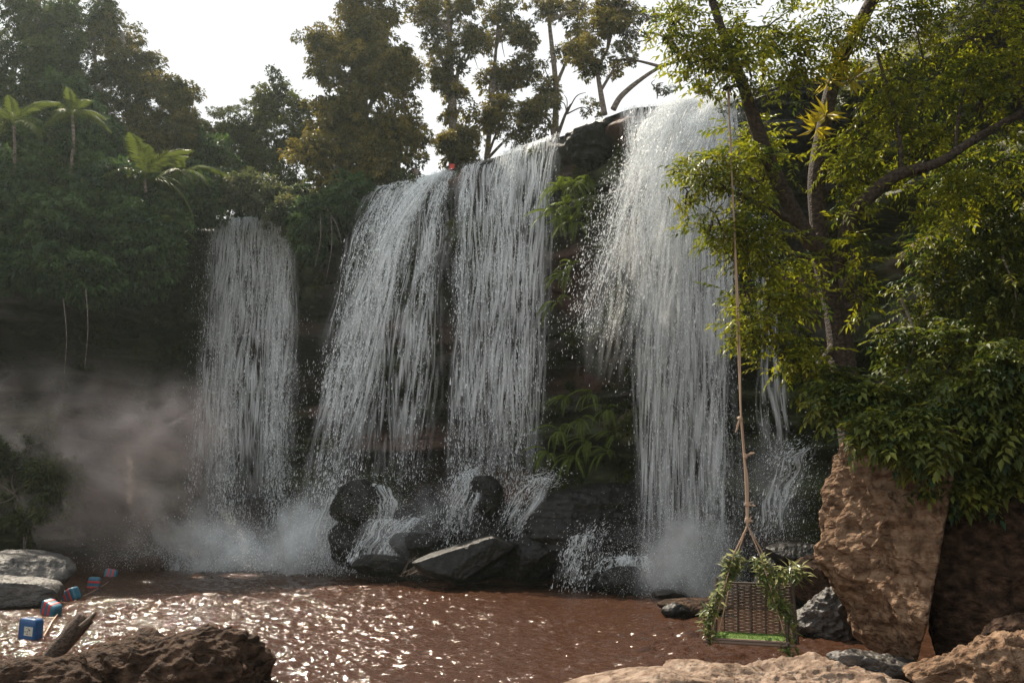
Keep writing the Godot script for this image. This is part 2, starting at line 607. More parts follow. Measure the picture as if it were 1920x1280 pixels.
func fall(parent: Node3D, called: String, seed_: int, n: int, tops: Array, ends: Array, o := {}) -> void:
	var r := rng_of(seed_)
	var v := PackedVector3Array()
	var idx := PackedInt32Array()
	var t_max: float = o.get("t_max", 1.0)
	var t_min: float = o.get("t_min", 0.0)
	var holes: float = o.get("holes", 0.0)
	var grain: float = o.get("grain", 1.0)
	var bands: float = o.get("bands", 1.2)
	var spread: float = o.get("spread", 0.35)
	var fine: bool = o.get("fine", false)
	var size: float = o.get("size", 1.0) * (0.007 if fine else 0.0088)
	var loose: float = 0.18 if fine else 0.06
	var fade: float = o.get("fade", 0.0)
	var a0: Vector3 = tops[0]
	var a1: Vector3 = tops[1]
	var b0: Vector3 = ends[0]
	var b1: Vector3 = ends[1]
	var wide := a0.distance_to(a1)
	var made := 0
	var tries := 0
	n = int(n * 0.54)
	while made < n and tries < n * 14:
		tries += 1
		var u := r.randf()
		var t := sqrt(lerpf(t_min * t_min, t_max * t_max, r.randf())) if r.randf() < 0.55 else r.randf_range(t_min, t_max)
		if fade > 0.0 and r.randf() < fade * (t - t_min) / (t_max - t_min):
			continue
		# streams: bands across the lip, broken into bursts as the water falls
		var q := bands * noise.get_noise_3d(u * wide * 55.0 * grain + 40.0 * noise.get_noise_2d(t * 90.0, seed_ * 9.0), t * 40.0, seed_ * 31.0) + 0.8 * noise.get_noise_3d(u * wide * 130.0 * grain, t * 130.0 - u * 20.0, seed_ * 17.0) + 0.8 * rough.get_noise_3d(u * wide * 190.0, t * 420.0, seed_ * 11.0) * (0.3 + t)
		if q < holes + r.randfn(0, 0.1):
			continue
		var s := a0.lerp(a1, u)
		var e := b0.lerp(b1, u)
		var k := 1.0 + r.randfn(0, 0.05)
		var p := Vector3(lerpf(s.x, e.x, t * k), s.y - (s.y - e.y) * t * t, lerpf(s.z, e.z, t * k))
		p += Vector3(r.randfn(0, 1), r.randfn(0, 0.5), r.randfn(0, 1)) * spread * (0.12 + 0.88 * t) * 0.6
		var vel := Vector3(e.x - s.x, -2.0 * (s.y - e.y) * maxf(t, 0.05), e.z - s.z).normalized()
		var side := vel.cross(Vector3(0.2, 0.1, 1)).normalized()
		var turn := r.randf() * TAU
		var x := side * cos(turn) + vel.cross(side) * sin(turn)
		var z := vel.cross(x)
		for m in 3:
			var c := p + x * r.randfn(0, loose) + z * r.randfn(0, loose) + vel * r.randfn(0, loose * 1.8)
			var sz := size * exp(r.randfn(0, 0.4))
			add_drop(v, idx, c, vel, x, z, sz, sz * r.randf_range(2.2, 5.0 + 2.0 * t))
		made += 1
	obj(called, packed(v, idx, false), M.white, parent).set_meta("kind", "stuff")
	if n > 300:
		for k in (2 if n > 2000 else 1):
			curtain(parent, seed_ * 2 + k, tops, ends, t_min, t_max, spread, o.get("thick", 0.88), fade)
	# unbroken strands that hang from the lip before they tear
	var sv := PackedVector3Array()
	var si := PackedInt32Array()
	for i in o.get("strands", 0):
		var u := r.randf()
		var ta := maxf(0.0, r.randf_range(-0.25, 0.6))
		var tb := ta + r.randf_range(0.06, 0.22)
		var s := a0.lerp(a1, u)
		var e := b0.lerp(b1, u)
		var off := Vector3(r.randfn(0, 1), 0, r.randfn(0, 1)) * spread * 0.25
		var rad := r.randf_range(0.005, 0.015)
		var sway := r.randf() * TAU
		var base := sv.size()
		for k in 9:
			var t := lerpf(ta, tb, k / 8.0)
			var p := Vector3(lerpf(s.x, e.x, t), s.y + 0.03 - (s.y - e.y) * t * t, lerpf(s.z, e.z, t)) + off * (0.2 + t) + Vector3(sin(sway + t * 60.0), 0, cos(sway * 2.0 + t * 47.0)) * 0.035
			var rr := rad * sin(PI * (0.08 + 0.84 * k / 8.0)) * r.randf_range(0.5, 1.3)
			for m in 3:
				sv.append(p + Vector3(cos(m * TAU / 3 + sway), 0, sin(m * TAU / 3 + sway)) * rr)
		for k in 8:
			for m in 3:
				var a := base + k * 3 + m
				var b := base + k * 3 + (m + 1) % 3
				si.append_array([a, b, a + 3, b, b + 3, a + 3])
	if sv.size():
		obj("water_strands", packed(sv, si, false), M.white, parent).set_meta("kind", "stuff")


# a thin curtain of water: it follows the fall, thins towards its borders and is torn by its texture
func curtain(parent: Node3D, seed_: int, tops: Array, ends: Array, t_min: float, t_max: float, spread: float, thick: float, fade: float) -> void:
	var rows := []
	var cols := PackedColorArray()
	var uv := PackedVector2Array()
	var wide: float = tops[0].distance_to(tops[1]) + spread
	for j in 41:
		var t := lerpf(t_min, t_max, j / 40.0)
		var row := PackedVector3Array()
		for i in 25:
			var u := lerpf(-0.08, 1.08, i / 24.0)
			var s: Vector3 = tops[0].lerp(tops[1], u)
			var e: Vector3 = ends[0].lerp(ends[1], u)
			var k := t * (1.0 + 0.05 * noise.get_noise_3d(u * wide * 80.0, t * 160.0, seed_ * 13.0))
			var p := Vector3(lerpf(s.x, e.x, k), s.y + 0.04 - (s.y - e.y) * t * t, lerpf(s.z, e.z, k))
			p += Vector3(noise.get_noise_3d(u * wide * 90.0, t * 220.0, seed_ * 7.0), 0, noise.get_noise_3d(u * wide * 90.0, t * 220.0, seed_ * 7.0 + 50.0)) * (0.1 + spread * 0.7 * t)
			row.append(p)
			var border := clampf(minf(i, 24 - i) / 4.0, 0.0, 1.0)
			var tail := clampf((40 - j) / 6.0, 0.0, 1.0) * (1.0 - fade * j / 40.0)
			cols.append(Color(1, 1, 1, thick * border * tail * (1.15 - 0.35 * t)))
			uv.append(Vector2(u * wide / 2.2 + seed_ * 0.37, (s.y - p.y) / 9.0 + seed_ * 0.21))
		rows.append(row)
	var m := sheet(rows, Vector3(-0.4, 0, 0.9), cols)
	var a := m.surface_get_arrays(0)
	a[Mesh.ARRAY_TEX_UV] = uv
	var am := ArrayMesh.new()
	am.add_surface_from_arrays(Mesh.PRIMITIVE_TRIANGLES, a)
	obj("water_curtain", am, M.veil[seed_ % 2], parent).set_meta("kind", "stuff")


# drifting spray: a body of crossing billows, each torn by its texture
func billows(label: String, seed_: int, n: int, at: Vector3, reach: Vector3, size: Vector2, thick: float, mat: Material) -> void:
	var r := rng_of(seed_ + 1200)
	var v := PackedVector3Array()
	var idx := PackedInt32Array()
	var cols := PackedColorArray()
	var uv := PackedVector2Array()
	for q in n:
		var c := at + ball(r) * reach
		var k := r.randf_range(0.7, 1.25)
		var yaw := r.randf_range(-0.7, 0.7)
		var x := Vector3(cos(yaw), r.randf_range(-0.15, 0.15), sin(yaw)) * size.x * 0.5 * k
		var y := Vector3(r.randf_range(-0.2, 0.2), 1, r.randf_range(-0.3, 0.3)) * size.y * 0.5 * k
		var z := x.cross(y).normalized()
		var base := v.size()
		var o := Vector2(r.randf(), r.randf())
		for j in 15:
			for i in 15:
				var a := Vector2(i / 7.0 - 1.0, j / 7.0 - 1.0)
				var p := c + x * a.x + y * a.y
				p += z * (0.5 * noise.get_noise_3dv(p * 45.0 + Vector3(0, 0, q * 90.0)) + 0.3 * (1.0 - a.length_squared())) * size.x * 0.35
				v.append(p)
				var w := clampf(1.0 - a.length(), 0.0, 1.0)
				cols.append(Color(1, 1, 1, thick * w * w * (3.0 - 2.0 * w)))
				uv.append(o + a * Vector2(size.x, size.y) * 0.06)
		for j in 14:
			for i in 14:
				var b := base + j * 15 + i
				idx.append_array([b, b + 1, b + 15, b + 1, b + 16, b + 15])
	var m := packed(v, idx, true, cols)
	var ar := m.surface_get_arrays(0)
	ar[Mesh.ARRAY_TEX_UV] = uv
	var am := ArrayMesh.new()
	am.add_surface_from_arrays(Mesh.PRIMITIVE_TRIANGLES, ar)
	tag(obj("spray", am, mat), label, "", "", "stuff")


func drifting(called: String, label: String, seed_: int, n: int, at: Vector3, reach: Vector3, size := 1.0) -> void:
	var r := rng_of(seed_ + 950)
	var v := PackedVector3Array()
	var idx := PackedInt32Array()
	for i in n:
		var puff := at + Vector3(r.randfn(0, 0.42), r.randfn(0, 0.42), r.randfn(0, 0.5)) * reach
		if puff.y < 0.1:
			puff.y = r.randf_range(0.1, 0.5)
		for k in 26:
			var d := ball(r).normalized()
			var x := d.cross(Vector3(0.1, 0.3, 1)).normalized()
			var sz := 0.0085 * size * exp(r.randfn(0, 0.35))
			add_drop(v, idx, puff + Vector3(r.randfn(0, 0.4), r.randfn(0, 0.35), r.randfn(0, 0.25)), d, x, d.cross(x), sz, sz * 1.5)
	tag(obj(called, packed(v, idx, false), M.white), label, "", "", "stuff")


func build_falls() -> void:
	var g := "curtains of the waterfall"
	var f := thing("waterfall", "narrow far curtain of falling water under overhanging bushes", "waterfall", Vector3.ZERO, g)
	var a := level(398, 414, LIP)
	var b := level(545, 402, LIP)
	fall(f, "falling_water", 1, 9500, [level(400, 414, LIP), level(546, 402, LIP)], [pix(352, 985, 45.0), pix(545, 985, 43.2)], {"strands": 36, "holes": 0.0, "spread": 0.35, "grain": 1.3, "bands": 0.6})
	fall(f, "falling_water", 2, 3200, [level(405, 414, LIP), level(440, 410, LIP)], [pix(384, 985, 45.0), pix(430, 985, 44.6)], {"strands": 13, "holes": -0.05, "spread": 0.35, "grain": 2.0})
	fall(f, "falling_water", 3, 3200, [level(508, 405, LIP), level(545, 402, LIP)], [pix(492, 985, 43.6), pix(530, 985, 43.2)], {"strands": 13, "holes": -0.05, "spread": 0.35, "grain": 2.0})
	fall(f, "trickle", 4, 400, [level(335, 438, LIP), level(400, 420, LIP)], [pix(325, 900, 45.5), pix(385, 900, 45.0)], {"holes": 0.32, "spread": 0.3, "fine": true})
	fall(f, "trickle", 5, 280, [pix(540, 490, 43.5), pix(572, 490, 43.2)], [pix(535, 900, 43.0), pix(570, 900, 42.6)], {"holes": 0.17, "spread": 0.2, "fine": true, "fade": 0.9})

	f = thing("waterfall", "slanting white jet leaping left off the lip past mossy rock", "waterfall", Vector3.ZERO, g)
	fall(f, "falling_water", 11, 7600, [level(822, 332, LIP), level(850, 322, LIP)], [pix(556, 945, 37.6), pix(652, 945, 37.0)], {"strands": 31, "holes": 0.02, "spread": 0.6, "grain": 3.0})
	fall(f, "falling_water", 12, 2560, [level(716, 352, LIP), level(830, 330, LIP)], [pix(552, 945, 38.4), pix(650, 945, 37.4)], {"strands": 29, "holes": 0.20, "spread": 0.4, "t_max": 0.8, "fade": 0.6})
	fall(f, "falling_water", 13, 2080, [level(840, 328, LIP), level(856, 322, LIP)], [pix(722, 905, 37.0), pix(772, 905, 36.8)], {"strands": 13, "holes": 0.17, "spread": 0.45, "grain": 3.0})
	fall(f, "falling_water", 14, 1040, [level(730, 350, LIP), level(850, 322, LIP)], [pix(640, 930, 37.6), pix(800, 930, 37.0)], {"holes": 0.17, "spread": 0.7, "fine": true})

	f = thing("waterfall", "thin misty veil of water streaks between the slanting jet and the fern rock", "waterfall", Vector3.ZERO, g)
	fall(f, "falling_water", 21, 1440, [level(868, 316, LIP), level(892, 310, LIP)], [pix(842, 930, 35.4), pix(872, 930, 35.2)], {"strands": 11, "holes": 0.17, "spread": 0.35, "grain": 2.0})
	fall(f, "falling_water", 22, 3360, [level(935, 290, LIP), level(975, 277, LIP)], [pix(868, 940, 35.0), pix(940, 940, 34.6)], {"strands": 13, "holes": 0.02, "spread": 0.55, "fine": true})
	fall(f, "falling_water", 23, 2080, [level(955, 283, LIP), level(1048, 252, LIP)], [pix(920, 930, 35.0), pix(1015, 930, 34.0)], {"strands": 36, "holes": 0.32, "spread": 0.25, "grain": 1.6})
	fall(f, "falling_water", 24, 1920, [level(868, 316, LIP), level(1048, 252, LIP)], [pix(845, 930, 35.4), pix(1010, 930, 34.0)], {"holes": 0.02, "spread": 0.7, "fine": true})

	f = thing("waterfall", "tall broad sunlit curtain of water right of the fern rock", "waterfall", Vector3.ZERO, g)
	fall(f, "falling_water", 31, 6240, [level(1174, 200, LIP), level(1392, 182, LIP)], [pix(1195, 1095, 31.0), pix(1378, 1095, 30.0)], {"strands": 151, "holes": 0.24, "size": 0.74, "spread": 0.25, "grain": 1.8, "t_max": 0.45})
	fall(f, "falling_water", 32, 14040, [level(1290, 190, LIP), level(1398, 181, LIP)], [pix(985, 1095, 29.0), pix(1130, 1095, 28.4)], {"strands": 27, "holes": -0.03, "size": 0.74, "spread": 1.0, "t_max": 0.74, "fade": 0.85, "grain": 1.4})
	fall(f, "falling_water", 33, 9600, [level(1215, 196, LIP), level(1350, 185, LIP)], [pix(1200, 1095, 30.6), pix(1285, 1095, 30.2)], {"holes": 0.10, "size": 0.74, "spread": 0.5, "t_min": 0.2, "fine": true})
	fall(f, "falling_water", 34, 7800, [level(1300, 190, LIP), level(1392, 182, LIP)], [pix(1285, 1095, 30.2), pix(1372, 1095, 29.8)], {"holes": 0.17, "size": 0.74, "spread": 0.45, "t_min": 0.2})
	fall(f, "falling_water", 35, 4800, [level(1260, 190, LIP), level(1392, 182, LIP)], [pix(1040, 1095, 29.4), pix(1300, 1095, 29.0)], {"holes": -0.18, "size": 0.74, "spread": 1.0, "fine": true, "t_min": 0.25, "t_max": 0.8, "fade": 0.7})
	fall(f, "falling_water", 36, 2000, [level(1205, 196, LIP), level(1392, 182, LIP)], [pix(1200, 1095, 30.6), pix(1372, 1095, 29.8)], {"holes": -0.18, "size": 0.74, "spread": 0.7, "fine": true, "t_min": 0.5})

	f = thing("waterfall", "faint spray drifting down dark rocks beside the brown boulder", "waterfall", Vector3.ZERO, g)
	fall(f, "falling_water", 41, 720, [pix(1400, 420, 29.5), pix(1425, 420, 29.4)], [pix(1440, 930, 28.4), pix(1500, 930, 28.0)], {"holes": 0.17, "spread": 0.4, "fine": true})
	fall(f, "falling_water", 42, 720, [pix(1475, 850, 27.6), pix(1540, 840, 27.4)], [pix(1415, 1010, 27.4), pix(1470, 1010, 27.0)], {"holes": 0.02, "spread": 0.5, "fine": true})

	var c := "water running over the rocks below the falls"
	f = thing("cascade", "white water sliding off the round wet boulder below the slanting jet", "cascade", Vector3.ZERO, c)
	fall(f, "falling_water", 51, 1200, [pix(640, 925, 36.6), pix(668, 908, 36.6)], [pix(560, 1062, 37.2), pix(640, 1062, 36.4)], {"strands": 11, "holes": 0.02, "spread": 0.4, "grain": 2.0, "fine": true})
	fall(f, "falling_water", 52, 560, [pix(690, 906, 36.2), pix(730, 915, 36.2)], [pix(690, 990, 35.6), pix(760, 985, 35.6)], {"holes": 0.02, "spread": 0.3, "fine": true})
	f = thing("cascade", "foaming water stepping over low flat rocks beside the leaning slab", "cascade", Vector3.ZERO, c)
	fall(f, "falling_water", 53, 1120, [pix(700, 975, 35.4), pix(800, 972, 35.2)], [pix(650, 1062, 35.0), pix(740, 1064, 34.6)], {"strands": 13, "holes": 0.12, "spread": 0.3, "grain": 2.0})
	f = thing("cascade", "pale water pouring off the square rock under the misty veil", "cascade", Vector3.ZERO, c)
	fall(f, "falling_water", 54, 1040, [pix(875, 885, 34.6), pix(900, 876, 34.6)], [pix(815, 1010, 33.6), pix(885, 1015, 33.2)], {"strands": 13, "holes": 0.02, "spread": 0.4, "fine": true})
	f = thing("cascade", "streak of water running left down the edge of the large black rock", "cascade", Vector3.ZERO, c)
	fall(f, "falling_water", 55, 800, [pix(1015, 896, 32.6), pix(1055, 891, 32.6)], [pix(925, 985, 32.4), pix(985, 1010, 32.0)], {"strands": 13, "holes": 0.02, "spread": 0.25, "grain": 2.0, "fine": true})
	f = thing("cascade", "dome of water spilling over the pointed rock at the pool edge", "cascade", Vector3.ZERO, c)
	fall(f, "falling_water", 56, 1280, [pix(1075, 1006, 31.0), pix(1140, 1004, 30.8)], [pix(1038, 1096, 31.0), pix(1110, 1098, 30.2)], {"strands": 18, "holes": 0.07, "spread": 0.3, "grain": 2.0, "fine": true})
	fall(f, "falling_water", 57, 960, [pix(1140, 1045, 30.2), pix(1215, 1045, 30.0)], [pix(1118, 1105, 29.9), pix(1230, 1107, 29.6)], {"strands": 13, "holes": 0.17, "spread": 0.25, "grain": 2.0})


# ------------------------------------------------------------------ trees and plants
# blobs: [centre, radii, clusters]; each crown is leaves spread through the blobs' outer volume
func crown(parent: Node3D, seed_: int, blobs: Array, mesh: Mesh, mat: Material, dark: Color, light: Color, size: float, shell := 0.45, gap := -0.12) -> void:
	var r := rng_of(seed_)
	var xf := []
	var cols := PackedColorArray()
	for q in blobs:
		var left: int = int(q[2] * (2.0 if gap < -0.1 else 2.3))
		while left > 0:
			# one bough's worth of leaves: a flattened tuft somewhere in the blob
			var d := ball(r).normalized()
			var c: Vector3 = q[0] + d * q[1] * pow(r.randf_range(shell * 0.6, 1.0), 0.6) * r.randf_range(0.85, 1.08)
			var few := r.randi_range(6, 24)
			left -= few
			if noise.get_noise_3dv(c * 45.0 + Vector3(seed_ * 40.0, 0, 0)) < gap:
				continue
			var sc: float = sqrt(few / 14.0) * size * r.randf_range(0.85, 1.15)
			var b := Basis(Vector3.UP, r.randf() * TAU) * Basis(Vector3.RIGHT, r.randfn(0, 0.3)) * Basis(Vector3.BACK, r.randfn(0, 0.3))
			xf.append(Transform3D(b.scaled(Vector3(sc, sc, sc)), c))
			cols.append(dark.lerp(light, clampf(r.randfn(0.42, 0.27), 0.0, 1.0)))
	for k in 2:
		var part := []
		var tone := PackedColorArray()
		for i in range(k, xf.size(), 2):
			part.append(xf[i])
			tone.append(cols[i])
		scatter("crown", tufts[(3 if mesh in broad else 0) + (seed_ + k) % 3], mat, part, tone, parent)


# a flat tuft of many leaves, about a metre across
func tuft(seed_: int, count: int, reach: Vector3, long: float, wide: float, droop: float) -> ArrayMesh:
	var r := rng_of(seed_)
	var v := PackedVector3Array()
	var idx := PackedInt32Array()
	var cols := PackedColorArray()
	var sub := []
	for k in 12:
		sub.append([ball(r) * 0.85, r.randf_range(0.7, 1.3), r.randf_range(0.22, 0.42)])
	for i in count:
		var q: Array = sub[r.randi() % 12]
		var p: Vector3 = (q[0] + ball(r) * q[2]) * reach
		var dir := (p.normalized() * 0.7 + ball(r) * 0.8 + Vector3.DOWN * droop).normalized()
		var up := (Vector3.UP + ball(r) * 0.7).normalized()
		if absf(dir.dot(up)) > 0.95:
			up = Vector3.RIGHT
		var k: float = q[1] * r.randf_range(0.65, 1.3)
		var s := r.randf_range(0.65, 1.25)
		add_leaf(v, idx, cols, p, dir, up, long * s, wide * s, Color(k * r.randf_range(0.85, 1.2), k, k * r.randf_range(0.7, 1.1)))
	return packed(v, idx, false, cols)


func tree(called: String, label: String, foot: Vector3, trunk: Array, radius: float, blobs: Array, o := {}) -> Node3D:
	var seed_: int = o.seed
	var r := rng_of(seed_ + 400)
	var t := thing(called, label, o.get("category", "tree"), foot, o.get("group", "trees along the top of the cliff"))
	var pts := []
	for p in trunk:
		pts.append(p - foot)
	var bark: Material = o.get("bark", M.pale_bark)
	obj("trunk", limb(pts, radius * 0.65, radius * 0.2, 8, 0.2), bark, t)
	var bl := []
	for q in blobs:
		var c: Vector3 = q[0] - foot
		bl.append([c, q[1], q[2]])
		# a bough from the trunk to the blob and twigs inside it
		var from: Vector3 = pts[0]
		for i in pts.size():
			if pts[i].y < c.y - 0.2 * absf(c.x - pts[i].x) or i == 0:
				from = pts[i]
		obj("branch", limb([from, from.lerp(c, 0.55) + Vector3(0, 0.25, 0) + ball(r) * 0.3, c], radius * 0.4, 0.03, 5, 0.1), bark, t)
		for k in o.get("twigs", 4):
			var e: Vector3 = c + ball(r).normalized() * q[1] * 0.85
			obj("branch", limb([c.lerp(from, 0.25), c.lerp(e, 0.5) + ball(r) * 0.2, e], 0.045, 0.012, 4, 0.0), bark, t)
	crown(t, seed_, bl, o.get("mesh", leafy[seed_ % 3]), o.get("mat", M.leaf), o.get("dark", Color(0.025, 0.045, 0.02)), o.get("light", Color(0.09, 0.115, 0.03)), o.get("size", 1.0), o.get("shell", 0.4), o.get("gap", -0.12))
	return t


# blobs given as pixels: [px, py, depth, half width px, half height px, clusters]
func px_blobs(list: Array, deep := 0.8) -> Array:
	var out := []
	for q in list:
		var k: float = q[2] / F
		out.append([pix(q[0], q[1], q[2]), Vector3(q[3] * k, q[4] * k, minf(q[3], q[4]) * k * deep), q[5]])
	return out


func palm(label: String, top: Vector3, foot: Vector3, seed_: int, count: int, length: float, tint: Color, group: String) -> void:
	var r := rng_of(seed_)
	var t := thing("palm", label, "palm", foot, group)
	obj("trunk", limb([Vector3.ZERO, (top - foot) * 0.5 + Vector3(0.1, 0, 0), top - foot], 0.09, 0.06, 7, 0.1), M.pale_bark, t)
	var m := leaf_mat("palm_leaf", 0.8)
	m.albedo_color = tint.linear_to_srgb()
	for i in count:
		var f := obj("frond", frond_mesh[i % 3], m, t)
		f.position = top - foot
		f.rotation = Vector3(-r.randf_range(-0.1, 1.0), TAU * i / count + r.randf_range(-0.3, 0.3), 0)
		f.scale = Vector3.ONE * length * r.randf_range(0.8, 1.1)


var frond_mesh: Array = []


func fern(label: String, at: Vector3, out_dir: Vector3, seed_: int, count: int, length: float, tint: Color, group: String) -> void:
	var r := rng_of(seed_)
	var t := thing("fern", label, "fern", at, group)
	for i in count:
		var f := obj("frond", frond_mesh[3 + i % 2], M["fern_%d" % (i % 2)], t)
		var yaw := atan2(out_dir.x, out_dir.z) + r.randf_range(-1.2, 1.2)
		f.rotation = Vector3(r.randf_range(-0.7, 0.5), yaw, 0)
		f.scale = Vector3.ONE * length * r.randf_range(0.6, 1.1)


func shrub(called: String, label: String, seed_: int, blobs: Array, o := {}) -> void:
	var c: Vector3 = blobs[0][0]
	var foot: Vector3 = o.get("foot", c - Vector3(0, blobs[0][1].y * 1.1, 0))
	o.seed = seed_
	o.category = o.get("category", "shrub")
	o.group = o.get("group", "shrubs on the left bank")
	tree(called, label, foot, [foot, foot.lerp(c, 0.5), c], o.get("stem", 0.07), blobs, o)


func build_forest() -> void:
	for k in 3:
		leafy.append(cluster(100 + k, 20, 0.42, 0.19, 0.085))
	for k in 3:
		broad.append(cluster(110 + k, 16, 0.36, 0.24, 0.12, 0.5))
	for k in 3:
		tufts.append(tuft(170 + k, 270, Vector3(0.62, 0.34, 0.62), 0.16, 0.075, 0.35))
	for k in 3:
		tufts.append(tuft(180 + k, 220, Vector3(0.6, 0.36, 0.6), 0.2, 0.1, 0.5))
	for k in 3:
		frond_mesh.append(frond(120 + k, 1.0, 26, 0.28, 0.032, 0.6))
	for k in 2:
		frond_mesh.append(frond(130 + k, 1.0, 22, 0.2, 0.045, 0.8))
	for k in 2:
		M["fern_%d" % k] = leaf_mat("fern_leaf", 0.7)
		M["fern_%d" % k].albedo_color = Color(0.15, 0.2, 0.034).linear_to_srgb()
	var dull := {"dark": Color(0.08, 0.078, 0.04), "light": Color(0.34, 0.27, 0.08)}
	var t := func(d: Dictionary, more: Dictionary) -> Dictionary:
		var x := d.duplicate()
		x.merge(more, true)
		return x
	# along the top of the cliff, from the gap to the right
	tree("forest_tree", "broad dense rounded tree standing over the mossy brown wall between two falls", pix(690, 350, 46), [pix(690, 350, 46), pix(684, 220, 46), pix(676, 60, 46), pix(670, -60, 46)], 0.35, px_blobs([[680, 30, 46, 85, 80, 620], [640, 130, 46, 75, 80, 620], [725, 140, 45, 70, 80, 620], [660, 225, 45, 90, 70, 700], [740, 245, 45, 60, 60, 420], [620, 300, 44, 65, 55, 430], [690, 310, 44, 75, 45, 430], [600, 70, 46, 35, 35, 90], [680, -70, 47, 90, 70, 300]]), t.call(dull, {"seed": 1, "gap": -0.25}))
	tree("forest_tree", "slender tall tree with an ivy clad trunk left of the pale trunked tree", pix(850, 330, 48), [pix(850, 330, 48), pix(848, 200, 48), pix(842, 60, 48), pix(840, -60, 48)], 0.38, px_blobs([[845, 20, 48, 55, 60, 260], [810, 60, 48, 45, 40, 150], [880, 90, 48, 45, 50, 180], [835, 130, 48, 30, 50, 120], [850, 210, 48, 28, 60, 190], [862, 280, 47, 50, 40, 260], [800, 10, 49, 45, 45, 130]]), t.call(dull, {"seed": 2, "gap": 0.0}))
	tree("forest_tree", "tree with a pale sunlit trunk and yellowish crown behind the lip", pix(912, 300, 49), [pix(912, 300, 49), pix(922, 200, 49), pix(930, 90, 49), pix(940, -30, 49)], 0.22, px_blobs([[945, 60, 49, 60, 60, 280], [930, 150, 49, 60, 45, 240], [975, 120, 49, 45, 60, 230], [950, 220, 48, 60, 45, 260], [985, 250, 47, 40, 30, 150], [960, -30, 49, 60, 50, 180]]), t.call(dull, {"seed": 3, "light": Color(0.27, 0.21, 0.04), "gap": 0.02}))
	tree("forest_tree", "airy tall tree with thin upright stems behind the dark rock block", pix(1040, 270, 47), [pix(1040, 270, 47), pix(1042, 160, 47), pix(1030, 40, 47), pix(1026, -60, 47)], 0.28, px_blobs([[1040, 30, 47, 55, 60, 200], [1075, 80, 47, 50, 55, 190], [1030, 150, 47, 45, 50, 210], [1070, 195, 46, 55, 35, 240], [1010, 215, 46, 45, 40, 220], [1100, 20, 48, 50, 50, 150]]), t.call(dull, {"seed": 4, "gap": 0.08, "size": 0.85}))
	tree("forest_tree", "spreading bare limbed tree arching right over the lip of the tall fall", pix(1150, 205, 40), [pix(1150, 205, 40), pix(1165, 180, 40), pix(1200, 150, 40), pix(1240, 125, 40), pix(1285, 112, 40)], 0.2, px_blobs([[1250, 75, 40, 45, 35, 120], [1200, 60, 40, 45, 40, 130], [1290, 60, 40, 40, 35, 90], [1165, 110, 40, 30, 30, 70]]), t.call(dull, {"seed": 5, "gap": 0.1, "size": 0.75, "twigs": 7}))
	tree("forest_tree", "forked tree with open twiggy crown on the dark rock block", pix(1128, 215, 41), [pix(1134, 215, 41), pix(1126, 170, 41), pix(1122, 130, 41), pix(1140, 90, 41), pix(1150, 50, 41)], 0.2, px_blobs([[1130, 50, 41, 45, 40, 130], [1100, 110, 41, 40, 40, 120], [1160, 20, 41, 50, 40, 130], [1150, 130, 41, 30, 30, 70], [1180, -40, 42, 60, 40, 120]]), t.call(dull, {"seed": 6, "gap": 0.06, "size": 0.8, "twigs": 7}))
	shrub("bush", "small leafless looking bush on the skyline above the tall fall", 7, px_blobs([[1232, 165, 40, 22, 20, 40], [1250, 172, 40, 20, 14, 30]]), {"size": 0.6, "stem": 0.04, "group": "bushes on the skyline"})
	shrub("bush", "tiny pale bush on the skyline beside the hanging rope", 8, px_blobs([[1312, 160, 40, 20, 22, 26]]), {"size": 0.55, "stem": 0.04, "group": "bushes on the skyline"})
	# left of the gap
	tree("forest_tree", "low bushy tree in the dip of the skyline", pix(470, 330, 52), [pix(470, 340, 52), pix(475, 260, 52), pix(480, 190, 52)], 0.25, px_blobs([[440, 240, 52, 65, 50, 480], [505, 195, 52, 50, 55, 420], [480, 270, 51, 75, 50, 520], [550, 240, 51, 40, 70, 330], [405, 250, 51, 45, 50, 300], [430, 310, 50, 60, 40, 300]]), {"seed": 9, "dark": Color(0.045, 0.06, 0.03), "light": Color(0.17, 0.18, 0.06)})
	tree("forest_tree", "tall tree with golden brown leaf tips sloping to the gap", pix(250, 330, 50), [pix(250, 340, 50), pix(240, 200, 50), pix(230, 90, 50)], 0.35, px_blobs([[250, 130, 50, 65, 60, 480], [310, 190, 49, 55, 60, 440], [230, 220, 49, 75, 60, 560], [290, 270, 48, 80, 50, 560], [215, 60, 51, 55, 50, 240], [340, 250, 48, 30, 40, 150]]), {"seed": 10, "dark": Color(0.045, 0.055, 0.028), "light": Color(0.22, 0.17, 0.055)})
	tree("forest_tree", "towering dark green tree behind the two palms", pix(60, 330, 48), [pix(60, 340, 48), pix(66, 160, 48), pix(70, 0, 48), pix(74, -60, 48)], 0.45, px_blobs([[60, 40, 48, 85, 70, 640], [-10, 130, 48, 80, 80, 560], [95, 120, 47, 65, 70, 520], [40, 190, 46, 90, 55, 620], [130, 30, 49, 40, 50, 160]]), {"seed": 11, "dark": Color(0.03, 0.06, 0.035), "light": Color(0.11, 0.14, 0.05)})
	tree("forest_tree", "thin stemmed tree with sky showing through, between two dense crowns", pix(180, 330, 51), [pix(178, 330, 51), pix(178, 120, 51), pix(172, 30, 51)], 0.2, px_blobs([[175, 30, 51, 45, 45, 130], [160, 90, 51, 35, 40, 110], [205, 20, 51, 35, 35, 100], [190, 150, 50, 40, 45, 160]]), {"seed": 12, "gap": 0.05})
